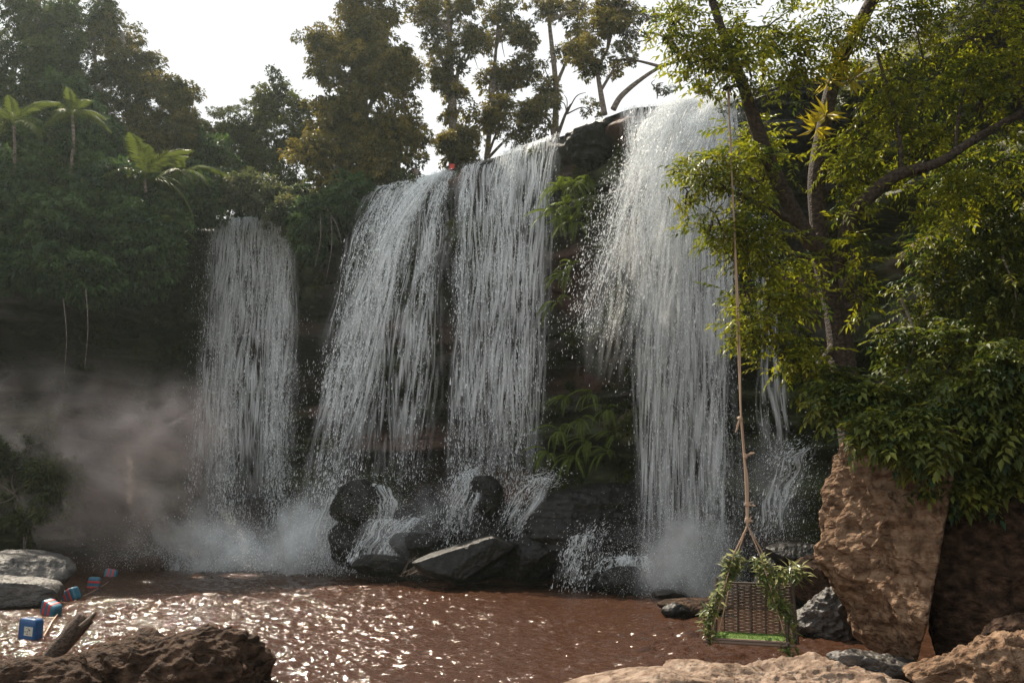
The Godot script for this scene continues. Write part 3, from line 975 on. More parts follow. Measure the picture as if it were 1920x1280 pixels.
	# the green left bank
	var bank := [
		["lush shrub under the spreading palm", [[120, 290, 43, 80, 60, 560], [60, 330, 42, 80, 60, 500]]],
		["dark leafy shrub below the tall tree at the edge of the bank", [[20, 400, 41, 80, 70, 620], [90, 420, 40, 75, 60, 540]]],
		["thick green shrub left of the feathery palm", [[190, 370, 42, 70, 70, 560], [240, 440, 41, 70, 60, 500]]],
		["shrub hanging over the shelf left of the far curtain", [[330, 370, 44, 60, 40, 380], [290, 410, 43, 55, 45, 380]]],
		["silvery bush overhanging the top of the far curtain", [[520, 375, 44.5, 75, 30, 560], [570, 405, 43.5, 60, 40, 460], [470, 355, 45, 60, 30, 330]]],
		["bush trailing down the mossy brown wall beside the far curtain", [[610, 400, 42.5, 60, 45, 460], [590, 450, 42.5, 40, 40, 240], [650, 370, 42, 50, 40, 330]]],
		["leafy shrub behind the small palm at the head of the far curtain", [[370, 300, 49, 60, 50, 420], [410, 350, 48, 60, 45, 420], [330, 270, 49, 50, 50, 330], [262, 335, 47, 55, 45, 330], [385, 398, 47, 45, 26, 220]]],
		["shrub with mottled leaves behind the spreading palm", [[130, 195, 46, 60, 50, 420], [180, 260, 45, 60, 50, 400], [30, 250, 45, 60, 50, 380]]],
		["dim creeper mass on the bank above the mist", [[60, 500, 40, 90, 60, 560], [150, 520, 40, 80, 60, 520]]],
		["dim creeper hanging below the feathery palm", [[250, 510, 41.5, 70, 60, 480], [300, 470, 42, 40, 60, 300]]],
	]
	var i := 0
	for q in bank:
		var silver: bool = q[0].begins_with("silvery")
		shrub("shrub", q[0], 20 + i, px_blobs(q[1]), {"dark": Color(0.025, 0.055, 0.03), "light": Color(0.25, 0.25, 0.18) if silver else Color(0.13, 0.21, 0.085), "mesh": leafy[i % 3] if silver else broad[i % 3], "gap": -0.3, "twigs": 3})
		i += 1
	shrub("shrub", "pale misty bush at the water's edge under the bank", 40, px_blobs([[40, 850, 36.9, 60, 50, 330], [95, 905, 36.6, 50, 40, 240], [25, 925, 36.6, 60, 50, 280], [70, 960, 36.6, 65, 35, 240], [-10, 870, 36.9, 50, 60, 200]]), {"foot": pix(45, 1030, 37.4), "light": Color(0.14, 0.15, 0.06), "dark": Color(0.05, 0.07, 0.03), "twigs": 5})
	var pg := "palms on the left bank"
	palm("palm with spreading fronds standing above the lush shrub", pix(135, 215, 42), pix(130, 330, 42), 61, 12, 1.6, Color(0.12, 0.15, 0.045), pg)
	palm("green palm with drooping fronds at the edge of the bank", pix(25, 235, 41), pix(20, 380, 41.5), 62, 12, 2.2, Color(0.12, 0.15, 0.045), pg)
	palm("feathery palm with long drooping fronds left of the far curtain", pix(270, 335, 42.5), pix(275, 480, 43), 63, 13, 2.6, Color(0.12, 0.15, 0.045), pg)
	palm("small palm between the feathery palm and the far curtain", pix(345, 325, 44), pix(345, 410, 44.5), 64, 10, 2.0, Color(0.12, 0.15, 0.045), pg)
	palm("low palm frond cluster hanging by the rock shelf", pix(295, 440, 42.3), pix(300, 500, 42.6), 65, 9, 1.7, Color(0.12, 0.15, 0.045), pg)
	# ferns on the rock between the falls
	var spots := [[1075, 350], [1105, 345], [1060, 385], [1095, 395], [1080, 420], [1120, 375], [1040, 405], [1052, 355]]
	i = 0
	for q in spots:
		fern("green fern arching from the rock block between two falls", pix(q[0], q[1], 34.4 - i * 0.05), Vector3(-0.5, 0, 0.8), 70 + i, 9, 1.1, Color.WHITE, "ferns on the rock block")
		i += 1
	spots = [[1060, 520], [1045, 570], [1075, 500], [1110, 740], [1060, 750], [1090, 790], [1140, 770], [1050, 810], [1105, 830], [1160, 820], [1075, 860], [1140, 850], [1030, 850], [1180, 780]]
	i = 0
	for q in spots:
		fern("fern growing on the shaded cliff under the rock block", pix(q[0], q[1], 33.6), Vector3(-0.6, 0, 0.8), 90 + i, 8, 0.95, Color.WHITE, "ferns on the shaded cliff")
		i += 1


func cliff_cover() -> void:
	# moss and small leaves that cling to the cliff
	var r := rng_of(300)
	var xf := []
	var cols := PackedColorArray()
	var total := edge_len[-1]
	while xf.size() < 1500:
		var s := r.randf() * total
		var y := r.randf_range(0.5, LIP - 0.2)
		if noise.get_noise_3d(s * 26.0, y * 20.0, 40.0) < -0.05 + r.randfn(0, 0.12):
			continue
		var e := edge_at(s)
		xf.append(Transform3D(spin(r, r.randf_range(0.35, 0.85)), on_cliff(s, y) + e[1] * 0.1))
		cols.append(Color(0.03, 0.045, 0.012).lerp(Color(0.1, 0.11, 0.022), r.randf()))
	var ux := []
	var uc := PackedColorArray()
	for i in 620:
		var s := r.randf_range(edge_len[2], edge_len[8] if i % 6 else edge_len[10])
		var e := edge_at(s)
		ux.append(Transform3D(spin(r, r.randf_range(0.7, 1.3)), e[0] - e[1] * r.randf_range(1.2, 6.0) + Vector3(0, LIP + r.randf() * r.randf() * (5.5 if s < edge_len[7] else 1.4), 0)))
		uc.append(Color(0.02, 0.035, 0.015).lerp(Color(0.08, 0.1, 0.03), r.randf()))
	tag(scatter("forest_undergrowth", tufts[1], M.leaf, ux, uc), "tangled undergrowth behind the lip of the falls", "", "", "stuff")
	tag(scatter("cliff_moss", tufts[3], M.leaf, xf, cols), "moss and small leaves clinging to the cliff", "", "", "stuff")


# ------------------------------------------------------------------ rocks
func build_rocks() -> void:
	var g := "wet black rocks below the falls"
	var on := func(px: float, py: float, up: float, d: float) -> Vector3: return pix(px, py, d) + Vector3(0, up, 0)
	rock("round wet black boulder under the slanting jet", pix(668, 950, 36.2), Vector3(1.0, 0.95, 0.9), M.wet, 1, {"group": g, "cuts": 7})
	rock("upright narrow black rock between the jet and the veil", pix(803, 950, 35.6), Vector3(0.48, 1.0, 0.5), M.wet, 2, {"group": g})
	rock("small pointed black rock left of the upright narrow one", pix(762, 975, 35.6), Vector3(0.5, 0.5, 0.5), M.wet, 3, {"group": g})
	rock("low black rock with foam on top beside the leaning slab", pix(782, 1022, 34.6), Vector3(0.95, 0.6, 0.8), M.wet, 4, {"group": g, "flat": true})
	rock("flat half drowned black rock in the foam below the jet", pix(715, 1055, 34.6), Vector3(1.1, 0.45, 0.8), M.wet, 5, {"group": g, "flat": true})
	rock("square black rock under the misty veil", pix(912, 925, 34.2), Vector3(0.6, 0.95, 0.6), M.wet, 6, {"group": g, "flat": true})
	rock("large black rock mass with flat top left of the tall curtain", pix(1115, 985, 32.4), Vector3(2.35, 1.75, 1.3), M.wet, 7, {"group": g, "flat": true, "n": 44, "layer": 0.5})
	rock("dark rock with slanted facets between slab and pointed rock", pix(1005, 1050, 32.4), Vector3(1.35, 0.85, 0.9), M.wet, 8, {"group": g, "n": 32})
	rock("leaning black slab with a sharp tip pointing at the tall curtain", pix(878, 1040, 31.6), Vector3(1.75, 0.95, 0.9), M.wet, 9, {"group": g, "n": 40, "sharp": 40.0, "amp": 0.07, "planes": [[Vector3(-0.5, 0.86, 0.1).normalized(), 0.3], [Vector3(0.5, 0.86, 0.1).normalized(), 0.72], [Vector3(0.78, -0.62, 0.1).normalized(), 0.5], [Vector3(-0.2, 0.45, 0.87).normalized(), 0.42], [Vector3(0.4, 0.0, 0.9).normalized(), 0.5], [Vector3(0, -1, 0), 0.8]]})
	rock("broken black rock holding up the leaning slab", pix(880, 1066, 33.0), Vector3(1.35, 0.6, 0.9), M.wet, 10, {"group": g, "n": 30})
	rock("pointed black rock under a dome of spilling water", pix(1115, 1060, 31.0), Vector3(0.75, 0.95, 0.7), M.wet, 11, {"group": g})
	rock("low rounded rock under running water at the foot of the tall curtain", pix(1172, 1092, 29.9), Vector3(0.75, 0.5, 0.6), M.wet, 12, {"group": g})
	rock("dark rock behind the foot of the tall curtain", pix(1190, 1030, 31.4), Vector3(0.8, 0.8, 0.6), M.wet, 13, {"group": g})
	rock("broad black rock carrying the round wet boulder", pix(668, 1015, 36.8), Vector3(1.25, 1.1, 0.9), M.wet, 51, {"group": g, "n": 30})
	rock("black rock wedged between the broad one and the upright narrow one", pix(742, 1018, 36.6), Vector3(1.0, 0.95, 0.8), M.wet, 52, {"group": g})
	rock("thick black rock under the upright narrow one", pix(812, 1010, 36.2), Vector3(1.1, 1.15, 0.9), M.wet, 53, {"group": g, "n": 30})
	rock("tall black rock under the square one", pix(918, 1000, 35.2), Vector3(1.25, 1.35, 0.9), M.wet, 54, {"group": g, "n": 30})
	rock("dark block under the flat dark rock in front of the spray", pix(1480, 1082, 26.0), Vector3(0.95, 0.8, 0.7), M.wet, 55, {"group": g})
	rock("small brown rock alone in the water left of the foam", pix(279, 1068, 40.0), Vector3(0.78, 0.62, 0.5), M.fore, 14, {"cuts": 9})
	rock("triangular rock tip in the mist left of the far curtain", pix(262, 975, 42.5), Vector3(0.6, 0.6, 0.5), M.fore, 15)
	rock("grey flat topped slab on the shore behind the canister floats", pix(30, 1068, 29.5), Vector3(1.75, 0.75, 1.6), M.grey, 16, {"flat": true, "n": 36, "turn": Vector3(6, 0, -6)})
	rock("wet slab lying in front of the grey flat topped one", pix(10, 1106, 26.6), Vector3(1.5, 0.5, 1.3), M.grey, 17, {"flat": true, "n": 36, "turn": Vector3(3, 20, -5)})
	# left foreground
	rock("large ridged brown rock with dark hollows beside the leaning log", pix(300, 1292, 15.2), Vector3(1.6, 1.15, 1.25), M.fore, 18, {"n": 80, "amp": 0.2, "freq": 0.6, "layer": 0.15, "turn": Vector3(4, 12, 5), "cuts": 9, "flat": true})
	rock("low brown rock pressed against the large ridged one", pix(10, 1322, 13.8), Vector3(1.6, 0.66, 1.0), M.fore, 19, {"n": 60, "amp": 0.18, "freq": 0.6, "layer": 0.1, "turn": Vector3(0, 0, 8)})
	rock("small black stone at the waterline by the large ridged rock", pix(432, 1232, 15.9), Vector3(0.17, 0.14, 0.16), M.wet, 20)
	# right shore
	rock("flat pale sandstone slab below the swing", pix(1480, 1296, 14.0), Vector3(2.0, 0.5, 1.2), M.pale, 21, {"flat": true, "n": 64, "amp": 0.3, "freq": 0.7, "turn": Vector3(5, 0, -4)})
	rock("smooth tan rock beside the flat pale slab", pix(1190, 1305, 12.6), Vector3(1.1, 0.36, 0.7), M.pale, 22, {"n": 48, "amp": 0.12})
	rock("half lit wet boulder behind the swing", pix(1560, 1165, 20.6), Vector3(0.92, 0.7, 0.8), M.grey, 23, {"n": 46, "amp": 0.2})
	rock("flat dark rock with a pale lit top in front of the spray", pix(1500, 1036, 25.4), Vector3(0.95, 0.38, 0.7), M.wet, 24, {"flat": true})
	rock("rounded dull brown rock under the flat dark one", pix(1535, 1085, 24.6), Vector3(0.75, 0.6, 0.7), M.fore, 25)
	rock("low brown rock shelf at the pool edge left of the swing", pix(1305, 1136, 24.6), Vector3(0.95, 0.28, 0.7), M.fore, 26, {"flat": true, "n": 32})
	rock("small black rock on the water in front of the low shelf", pix(1270, 1146, 24.0), Vector3(0.4, 0.2, 0.3), M.wet, 27)
	rock("low grey rock at the foot of the tall curtain", pix(1256, 1115, 28.8), Vector3(0.55, 0.18, 0.4), M.grey, 28)
	rock("glittering wet stone slope beside the tip of the big boulder", pix(1650, 1252, 14.9), Vector3(0.75, 0.3, 0.6), M.grey, 29, {"n": 44, "amp": 0.2, "turn": Vector3(0, 0, -10)})
	rock("weathered brown rock at the foot of the dark overhang", pix(1860, 1290, 11.2), Vector3(0.95, 0.58, 0.7), M.brown, 30, {"n": 50, "amp": 0.25})
	rock("dark rounded stone behind the weathered brown rock", pix(1905, 1192, 12.2), Vector3(0.36, 0.3, 0.4), M.fore, 31)
	# the big boulder: planes through its outline
	var c := pix(1735, 1030, 15.6)
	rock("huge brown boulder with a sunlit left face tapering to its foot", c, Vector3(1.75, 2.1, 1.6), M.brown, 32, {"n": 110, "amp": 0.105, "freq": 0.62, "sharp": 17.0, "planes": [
		[Vector3(-0.81, -0.56, 0.12).normalized(), 0.69], [Vector3(-0.97, 0.24, 0.1).normalized(), 0.92], [Vector3(-0.8, 0.3, 0.52).normalized(), 0.56], [Vector3(0.5, -0.85, 0.2).normalized(), 0.8], [Vector3(0.92, -0.28, 0.3).normalized(), 0.08],
		[Vector3(-0.2, 1, 0.2).normalized(), 0.9], [Vector3(-0.6, 0, -0.8).normalized(), 0.8]]})
	# overhang right of it, the shade of its recess put into dark stone
	rock("overhanging rock beside the huge boulder, recess shade put into its dark colour", pix(1900, 1050, 16.0), Vector3(1.9, 2.4, 1.6), M.fore, 33, {"n": 40, "amp": 0.15})
	# blocks along the lip
	var lg := "rocks on the lip of the falls"
	rock("dark mossy rock block jutting up between the veil and the tall curtain", level(1112, 235, LIP) + Vector3(0.2, -0.55, -0.2), Vector3(1.25, 1.0, 1.3), M.wet, 34, {"group": lg, "flat": true, "layer": 0.5})
	rock("grey slab on the lip right of the slanting jet", level(880, 318, LIP) + Vector3(0, -0.5, -0.5), Vector3(0.9, 0.75, 1.0), M.wet, 35, {"group": lg, "flat": true})
	rock("thin tilted ledge on the lip above the misty veil", level(940, 295, LIP) + Vector3(0, -0.3, -0.5), Vector3(1.1, 0.4, 0.9), M.wet, 36, {"group": lg, "flat": true, "turn": Vector3(0, 38, 6)})
	rock("flat wet shelf left of the top of the far curtain", level(375, 428, LIP) + Vector3(0, -0.4, -0.3), Vector3(1.6, 0.5, 1.0), M.wet, 37, {"group": lg, "flat": true})
	rock("layered black rock step behind the big tree at the top of the falls", pix(1480, 190, 28.6), Vector3(1.6, 0.8, 1.2), M.wet, 38, {"group": lg, "flat": true, "layer": 1.0, "n": 36})
	rock("lower layered black ledge with trickles behind the big tree", pix(1490, 255, 28.4), Vector3(1.8, 0.6, 1.2), M.wet, 39, {"group": lg, "flat": true, "layer": 1.0, "n": 36})


# ------------------------------------------------------------------ the big tree on the right and what grows there
func build_right() -> void:
	for k in 4:
		ovate.append(spray(140 + k, 9, 0.42, 0.14, 0.052))
	var big := []
	for k in 3:
		big.append(spray(150 + k, 8, 0.4, 0.165, 0.075))
	var t := thing("swing_tree", "big leaning tree with yellow green leaves that carries the swing", "tree", pix(1585, 760, 17.6), "")
	var foot := t.position
	var rel := func(list: Array) -> Array:
		var out := []
		for q in list:
			out.append(pix(q[0], q[1], q[2]) - foot)
		return out
	obj("trunk", limb(rel.call([[1600, 860, 17.4], [1588, 760, 17.6], [1575, 640, 17.7], [1555, 540, 17.8], [1535, 440, 17.8]]), 0.242, 0.173, 14, 0.35), M.bark, t)
	obj("limb", limb(rel.call([[1545, 490, 17.8], [1500, 420, 17.4], [1455, 330, 17.0], [1420, 240, 16.6], [1390, 150, 16.3], [1355, 60, 16.2], [1330, -20, 16.2], [1310, -90, 16.2]]), 0.138, 0.069, 12, 0.3), M.bark, t)
	obj("limb", limb(rel.call([[1540, 460, 17.8], [1532, 350, 17.8], [1545, 240, 17.9], [1570, 130, 18.0], [1610, 50, 18.0], [1650, -30, 18.2], [1680, -120, 18.4]]), 0.155, 0.086, 12, 0.35), M.bark, t)
	obj("limb", limb(rel.call([[1572, 520, 17.6], [1585, 440, 17.3], [1615, 385, 17.0], [1680, 330, 16.8], [1760, 305, 16.6], [1830, 260, 16.5], [1930, 205, 16.5]]), 0.115, 0.081, 10, 0.35), M.bark, t)
	obj("limb", limb(rel.call([[1690, 325, 16.8], [1685, 240, 16.9], [1660, 150, 17.0], [1645, 100, 17.2]]), 0.046, 0.023, 7, 0.3), M.bark, t)
	obj("limb", limb(rel.call([[1790, 290, 16.6], [1800, 210, 16.7], [1820, 120, 16.8]]), 0.046, 0.023, 7, 0.3), M.bark, t)
	obj("limb", limb(rel.call([[1500, 420, 17.4], [1450, 395, 17.0], [1400, 370, 16.8], [1340, 350, 16.7], [1280, 352, 16.6]]), 0.069, 0.011, 8, 0.3), M.bark, t)
	obj("limb", limb(rel.call([[1395, 165, 16.3], [1380, 160, 16.25], [1360, 168, 16.2]]), 0.046, 0.029, 8, 0.3), M.bark, t)
	obj("limb", limb(rel.call([[1570, 640, 17.7], [1520, 700, 17.2], [1480, 690, 17.0], [1450, 640, 16.9], [1440, 560, 16.8]]), 0.075, 0.018, 8, 0.3), M.bark, t)
	# foliage sprays: [px, py, depth, half width, half height, sprays, light]
	var yellow := Color(0.36, 0.36, 0.03)
	var green := Color(0.06, 0.1, 0.016)
	var groups := [[], [], [], []]
	var tint: Array = [PackedColorArray(), PackedColorArray(), PackedColorArray(), PackedColorArray()]
	var r := rng_of(500)
	var masses := [
		[1270, 40, 16.0, 55, 55, 110, 0.6], [1320, 110, 16.1, 60, 70, 190, 0.6], [1370, 60, 16.6, 60, 70, 170, 0.5], [1400, 110, 16.0, 50, 60, 110, 0.4], [1440, 50, 16.8, 60, 60, 150, 0.6],
		[1500, 80, 17.2, 60, 60, 170, 0.7], [1560, 60, 17.6, 60, 60, 140, 0.7], [1480, 150, 17.4, 45, 40, 80, 0.7], [1640, 70, 17.4, 70, 70, 190, 0.5], [1720, 60, 17.2, 80, 70, 220, 0.4], [1820, 70, 17.0, 90, 80, 240, 0.35], [1900, 130, 16.6, 60, 90, 170, 0.4],
		[1410, 250, 17.2, 40, 40, 60, 0.8], [1330, 330, 16.6, 65, 50, 190, 0.9], [1290, 360, 16.4, 45, 25, 70, 0.9], [1400, 330, 16.8, 60, 60, 190, 0.8], [1440, 300, 17.3, 50, 50, 100, 0.7], [1390, 420, 16.6, 60, 50, 190, 0.9], [1340, 400, 16.4, 40, 40, 90, 1.0],
		[1430, 470, 16.6, 55, 50, 160, 0.9], [1400, 545, 16.5, 40, 50, 130, 1.0], [1440, 580, 16.6, 45, 50, 110, 0.8], [1490, 530, 17.0, 45, 60, 100, 0.5], [1410, 610, 16.5, 40, 30, 70, 0.9], [1470, 660, 16.6, 50, 40, 120, 0.8], [1520, 690, 16.6, 60, 40, 140, 0.7],
		[1600, 480, 17.0, 40, 50, 90, 0.9], [1610, 540, 16.9, 40, 40, 60, 0.8], [1590, 290, 17.4, 45, 60, 130, 0.7], [1600, 380, 17.3, 40, 50, 80, 0.7], [1650, 210, 17.4, 70, 70, 200, 0.4], [1730, 190, 17.2, 70, 70, 210, 0.3], [1640, 310, 17.4, 60, 60, 140, 0.4], [1760, 380, 16.8, 60, 50, 130, 0.4],
		[1740, 270, 17.2, 70, 50, 150, 0.3], [1840, 190, 16.9, 70, 70, 180, 0.35], [1880, 300, 16.8, 60, 60, 120, 0.25], [1800, 350, 17.0, 60, 50, 110, 0.3],
		[1500, -90, 17.5, 200, 90, 420, 0.5], [1750, -110, 17.2, 220, 110, 700, 0.4], [1330, -70, 16.4, 110, 70, 240, 0.5], [2000, -20, 16.6, 120, 150, 500, 0.4], [1650, -280, 17.4, 250, 110, 700, 0.4], [1900, -260, 16.6, 200, 130, 500, 0.4]]
	var n_mass := 0
	for q in masses:
		n_mass += 1
		var k: float = q[2] / F
		var c := pix(q[0], q[1], q[2])
		for i in int(q[5] * 1.1):
			var p: Vector3 = c + ball(r) * Vector3(q[3] * k * 1.15, q[4] * k * 1.15, minf(q[3], q[4]) * k * 1.3)
			if noise.get_noise_3dv(p * 110.0) < -0.02:
				continue
			var yaw := r.randf() * TAU
			var b := Basis(Vector3.UP, yaw) * Basis(Vector3.RIGHT, r.randf_range(-0.5, 0.7)) * Basis(Vector3.BACK, r.randf_range(-0.5, 0.5))
			var w := i % 4
			groups[w].append(Transform3D(b.scaled(Vector3.ONE * r.randf_range(0.7, 1.2)), p - foot))
			tint[w].append(green.lerp(yellow, clampf(r.randfn(0.5, 0.28), 0, 1)))
		if n_mass <= 38:
			for i in 3:
				var e: Vector3 = c + ball(r) * k * q[3] * 0.9
				obj("branch", limb([c.lerp(e, -0.6) + Vector3(0, -0.2, 0.05) - foot, c - foot, e - foot], 0.022, 0.006, 5, 0.0), M.bark, t)
	for w in 4:
		var src: Array = ovate[w].surface_get_arrays(0)
		var sv: PackedVector3Array = src[Mesh.ARRAY_VERTEX]
		var sc: PackedColorArray = src[Mesh.ARRAY_COLOR]
		var si: PackedInt32Array = src[Mesh.ARRAY_INDEX]
		var bv := PackedVector3Array()
		var bc := PackedColorArray()
		var bi := PackedInt32Array()
		for i in groups[w].size():
			var first := bv.size()
			bv.append_array((groups[w][i] as Transform3D) * sv)
			for k in sc:
				bc.append(k * tint[w][i])
			for k in si:
				bi.append(first + k)
		obj("crown", packed(bv, bi, false, bc), M.thin_leaf, t).set_meta("kind", "stuff")
	# yellow epiphyte leaves on the second limb
	var ep := frond(160, 1.0, 2, 0.1, 0.1, 0.5)
	var strap := cluster(161, 6, 0.03, 0.34, 0.07, 0.1)
	var em := leaf_mat("strap_leaf", 0.9)
	em.albedo_color = Color(0.5, 0.4, 0.03).linear_to_srgb()
	var ei := 0
	for q in [[1555, 150, 17.7], [1548, 215, 17.6], [1530, 240, 17.6], [1575, 115, 17.7], [1605, 60, 17.7], [1600, 148, 17.7]]:
		ei += 1
		var e := thing("epiphyte", "clump of yellow strap leaves perched on the second limb of the swing tree", "plant", pix(q[0], q[1], q[2]), "epiphytes on the swing tree")
		for k in 3:
			var lf := obj("leaf", strap, em, e)
			lf.rotation = Vector3(k * 2.1, k * 1.3 + ei, ei * 0.7)
	# shrubs and creepers at the right
	var plants := [
		["leafy shrub draped over the top of the big boulder", [[1610, 750, 15.4, 80, 40, 260], [1670, 800, 14.4, 70, 40, 240], [1560, 720, 16.0, 50, 30, 120], [1730, 830, 14.0, 50, 40, 130]], 0.35, true],
		["shrub with broad leaves hanging beside the big boulder's shoulder", [[1800, 900, 14.6, 70, 45, 200], [1850, 850, 14.8, 80, 50, 220], [1760, 840, 15.0, 60, 40, 160]], 0.2, true],
		["yellow green shrub above the dark overhang", [[1880, 690, 14.2, 50, 60, 190], [1830, 740, 14.4, 60, 40, 170], [1890, 790, 14.2, 50, 50, 150]], 0.95, true],
		["low bush under the yellow green shrub", [[1740, 740, 15.4, 70, 60, 220], [1820, 800, 15.2, 80, 50, 200]], 0.25, true],
		["creeper curtain on the right rock wall below the thick bough", [[1800, 480, 18.5, 90, 80, 330], [1880, 560, 18.0, 80, 80, 260], [1740, 560, 18.8, 60, 60, 120]], 0.1, true],
		["creeper high on the right rock wall", [[1850, 330, 18.8, 90, 90, 260], [1900, 440, 18.6, 60, 70, 180]], 0.15, true],
		["creeper with bluish leaves low on the right rock wall", [[1800, 640, 17.6, 90, 50, 200], [1700, 650, 18.0, 60, 50, 120]], 0.15, true],
	]
	var s := 0
	for q in plants:
		var blobs := px_blobs(q[1], 0.7)
		var f2: Vector3 = blobs[0][0] + Vector3(0.5, -0.5, -0.6)
		var pl := thing("creeper" if q[0].contains("creeper") else "shrub", q[0], "plant", f2, "plants on the right bank")
		var rr := rng_of(600 + s)
		var xf := [[], []]
		var cc: Array = [PackedColorArray(), PackedColorArray()]
		for b in blobs:
			obj("stem", limb([Vector3.ZERO, (b[0] - f2) * 0.5 + Vector3(0, 0.2, 0), b[0] - f2], 0.03, 0.01, 5, 0.1), M.bark, pl)
			for i in b[2]:
				var p: Vector3 = b[0] + ball(rr) * b[1] * 1.1
				var bs := Basis(Vector3.UP, rr.randf() * TAU) * Basis(Vector3.RIGHT, rr.randf_range(-0.4, 0.9))
				xf[i % 2].append(Transform3D(bs.scaled(Vector3.ONE * rr.randf_range(0.6, 1.1)), p - f2))
				cc[i % 2].append(Color(0.022, 0.055, 0.02).lerp(Color(0.3, 0.31, 0.04), clampf(rr.randfn(0.35, 0.2), 0, 1)))
		for w in 2:
			scatter("foliage", big[(s + w) % 3], M.leaf, xf[w], cc[w], pl)
		s += 1


# ------------------------------------------------------------------ the swing
func bar(parent: Node3D, called: String, a: Vector3, b: Vector3, rad: float, mat: Material, sides := 6) -> MeshInstance3D:
	return obj(called, tube(PackedVector3Array([a, a.lerp(b, 0.5), b]), PackedFloat32Array([rad, rad * 1.02, rad * 0.97]), sides), mat, parent)


func build_swing() -> void:
	var at := pix(1410, 1196, 16.3)
	var s := thing("hanging_swing", "woven bamboo swing seat with green turf and leaf garlands hanging on a rope", "swing", at)
	s.rotation_degrees.y = -24.0
	var w := 0.6
	var dp := 0.3
	# seat
	for i in 8:
		var z := -dp + 2.0 * dp * i / 7.0
		var bm := BoxMesh.new()
		bm.size = Vector3(2 * w + 0.06, 0.025, 0.07)
		var pl := obj("plank", bm, M.plank, s)
		pl.position = Vector3(0.004 * (i % 3), 0, z)
	for x in [-w, w]:
		bar(s, "beam", Vector3(x, -0.05, -dp - 0.06), Vector3(x, -0.05, dp + 0.06), 0.035, M.bamboo)
	bar(s, "beam", Vector3(-w - 0.1, -0.045, dp), Vector3(w + 0.1, -0.045, dp), 0.03, M.plank)
	var rows := []
	for j in 15:
		var row := PackedVector3Array()
		for i in 31:
			var x := lerpf(-w + 0.03, w - 0.03, i / 30.0)
			var z := lerpf(-dp + 0.02, dp - 0.03, j / 14.0)
			var rim := 0.0 if (i == 0 or j == 0 or i == 30 or j == 14) else 0.025 + 0.01 * noise.get_noise_2d(x * 900, z * 900)
			row.append(Vector3(x, 0.014 + rim, z))
		rows.append(row)
	obj("turf_mat", sheet(rows, Vector3.UP), M.turf, s)
	var gv := PackedVector3Array()
	var gi := PackedInt32Array()
	var gr := rng_of(690)
	for i in 2600:
		var p := Vector3(gr.randf_range(-w + 0.03, w - 0.03), 0.03, gr.randf_range(-dp + 0.02, dp))
		var q := p + Vector3(gr.randfn(0, 0.012), gr.randf_range(0.015, 0.04), gr.randfn(0, 0.012))
		var k := gv.size()
		gv.append_array([p, p + Vector3(0.006, 0, 0.003), q])
		gi.append_array([k, k + 1, k + 2])
	obj("grass_blades", packed(gv, gi, false), M.turf, s).set_meta("kind", "stuff")
	# backrest
	var back := Node3D.new()
	back.name = "backrest"
	s.add_child(back)
	back.position = Vector3(0.06, 0.02, -dp)
	back.rotation_degrees.x = -6
	for i in 30:
		var y := 0.02 + 0.0255 * i
		var p := PackedVector3Array()
		var rr := PackedFloat32Array()
		for k in 13:
			p.append(Vector3(lerpf(-0.55, 0.55, k / 12.0), y + 0.002 * sin(k * 2.0 + i * 1.7), 0.007 * (1 if (k + i) % 2 else -1)))
			rr.append(0.0078)
		obj("slat", tube(p, rr, 4), M.cane, back)
	for i in 6:
		bar(back, "upright", Vector3(-0.55 + 0.22 * i, -0.04, 0.018), Vector3(-0.55 + 0.22 * i, 0.8, 0.018), 0.013, M.bamboo)
	bar(back, "rail", Vector3(-0.58, 0.4, 0.03), Vector3(0.58, 0.4, 0.03), 0.013, M.bamboo)
	bar(back, "rail", Vector3(-0.58, 0.79, 0.02), Vector3(0.58, 0.79, 0.02), 0.02, M.bamboo)
	for x in [-0.6, 0.6]:
		bar(s, "post", Vector3(x + 0.05 * signf(x), -0.1, -dp), Vector3(x, 0.88, -dp - 0.06), 0.03, M.bamboo)
		bar(s, "post", Vector3(x, -0.1, dp), Vector3(x, 0.36, dp), 0.03, M.bamboo)
		bar(s, "arm_rail", Vector3(x, 0.36, dp), Vector3(x, 0.36, -dp), 0.024, M.cane)
	# ropes
	var knot := s.to_local(pix(1402, 985, 16.25)) if s.is_inside_tree() else s.transform.affine_inverse() * pix(1402, 985, 16.25)
	var inv := s.transform.affine_inverse()
	for q in [[-w, dp], [-w, -dp], [w, dp], [w, -dp]]:
		bar(s, "bridle_rope", knot, Vector3(q[0] * 0.35, 1.28, q[1] * 0.5), 0.011, M.rope)
		bar(s, "bridle_rope", Vector3(q[0] * 0.35, 1.28, q[1] * 0.5), Vector3(q[0], -0.03, q[1]), 0.011, M.rope)
	var mids := [[1402, 985, 16.25], [1399, 900, 16.25], [1396, 855, 16.25], [1390, 780, 16.25], [1384, 640, 16.25], [1378, 450, 16.2], [1370, 260, 16.2], [1365, 168, 16.2]]
	var pts := []
	for q in mids:
		pts.append(inv * pix(q[0], q[1], q[2]))
	obj("rope", limb(pts.slice(0, 4), 0.024, 0.02, 7, 0.2), M.rope, s)
	obj("rope", limb(pts.slice(3), 0.017, 0.014, 7, 0.1), M.rope, s)
	var second := []
	for i in range(0, 8):
		second.append(pts[i] + Vector3(0.02 * sin(i * 1.9) + 0.014, 0, 0.022))
	obj("rope", limb(second, 0.013, 0.012, 6, 0.1), M.rope, s)
	var r := rng_of(700)
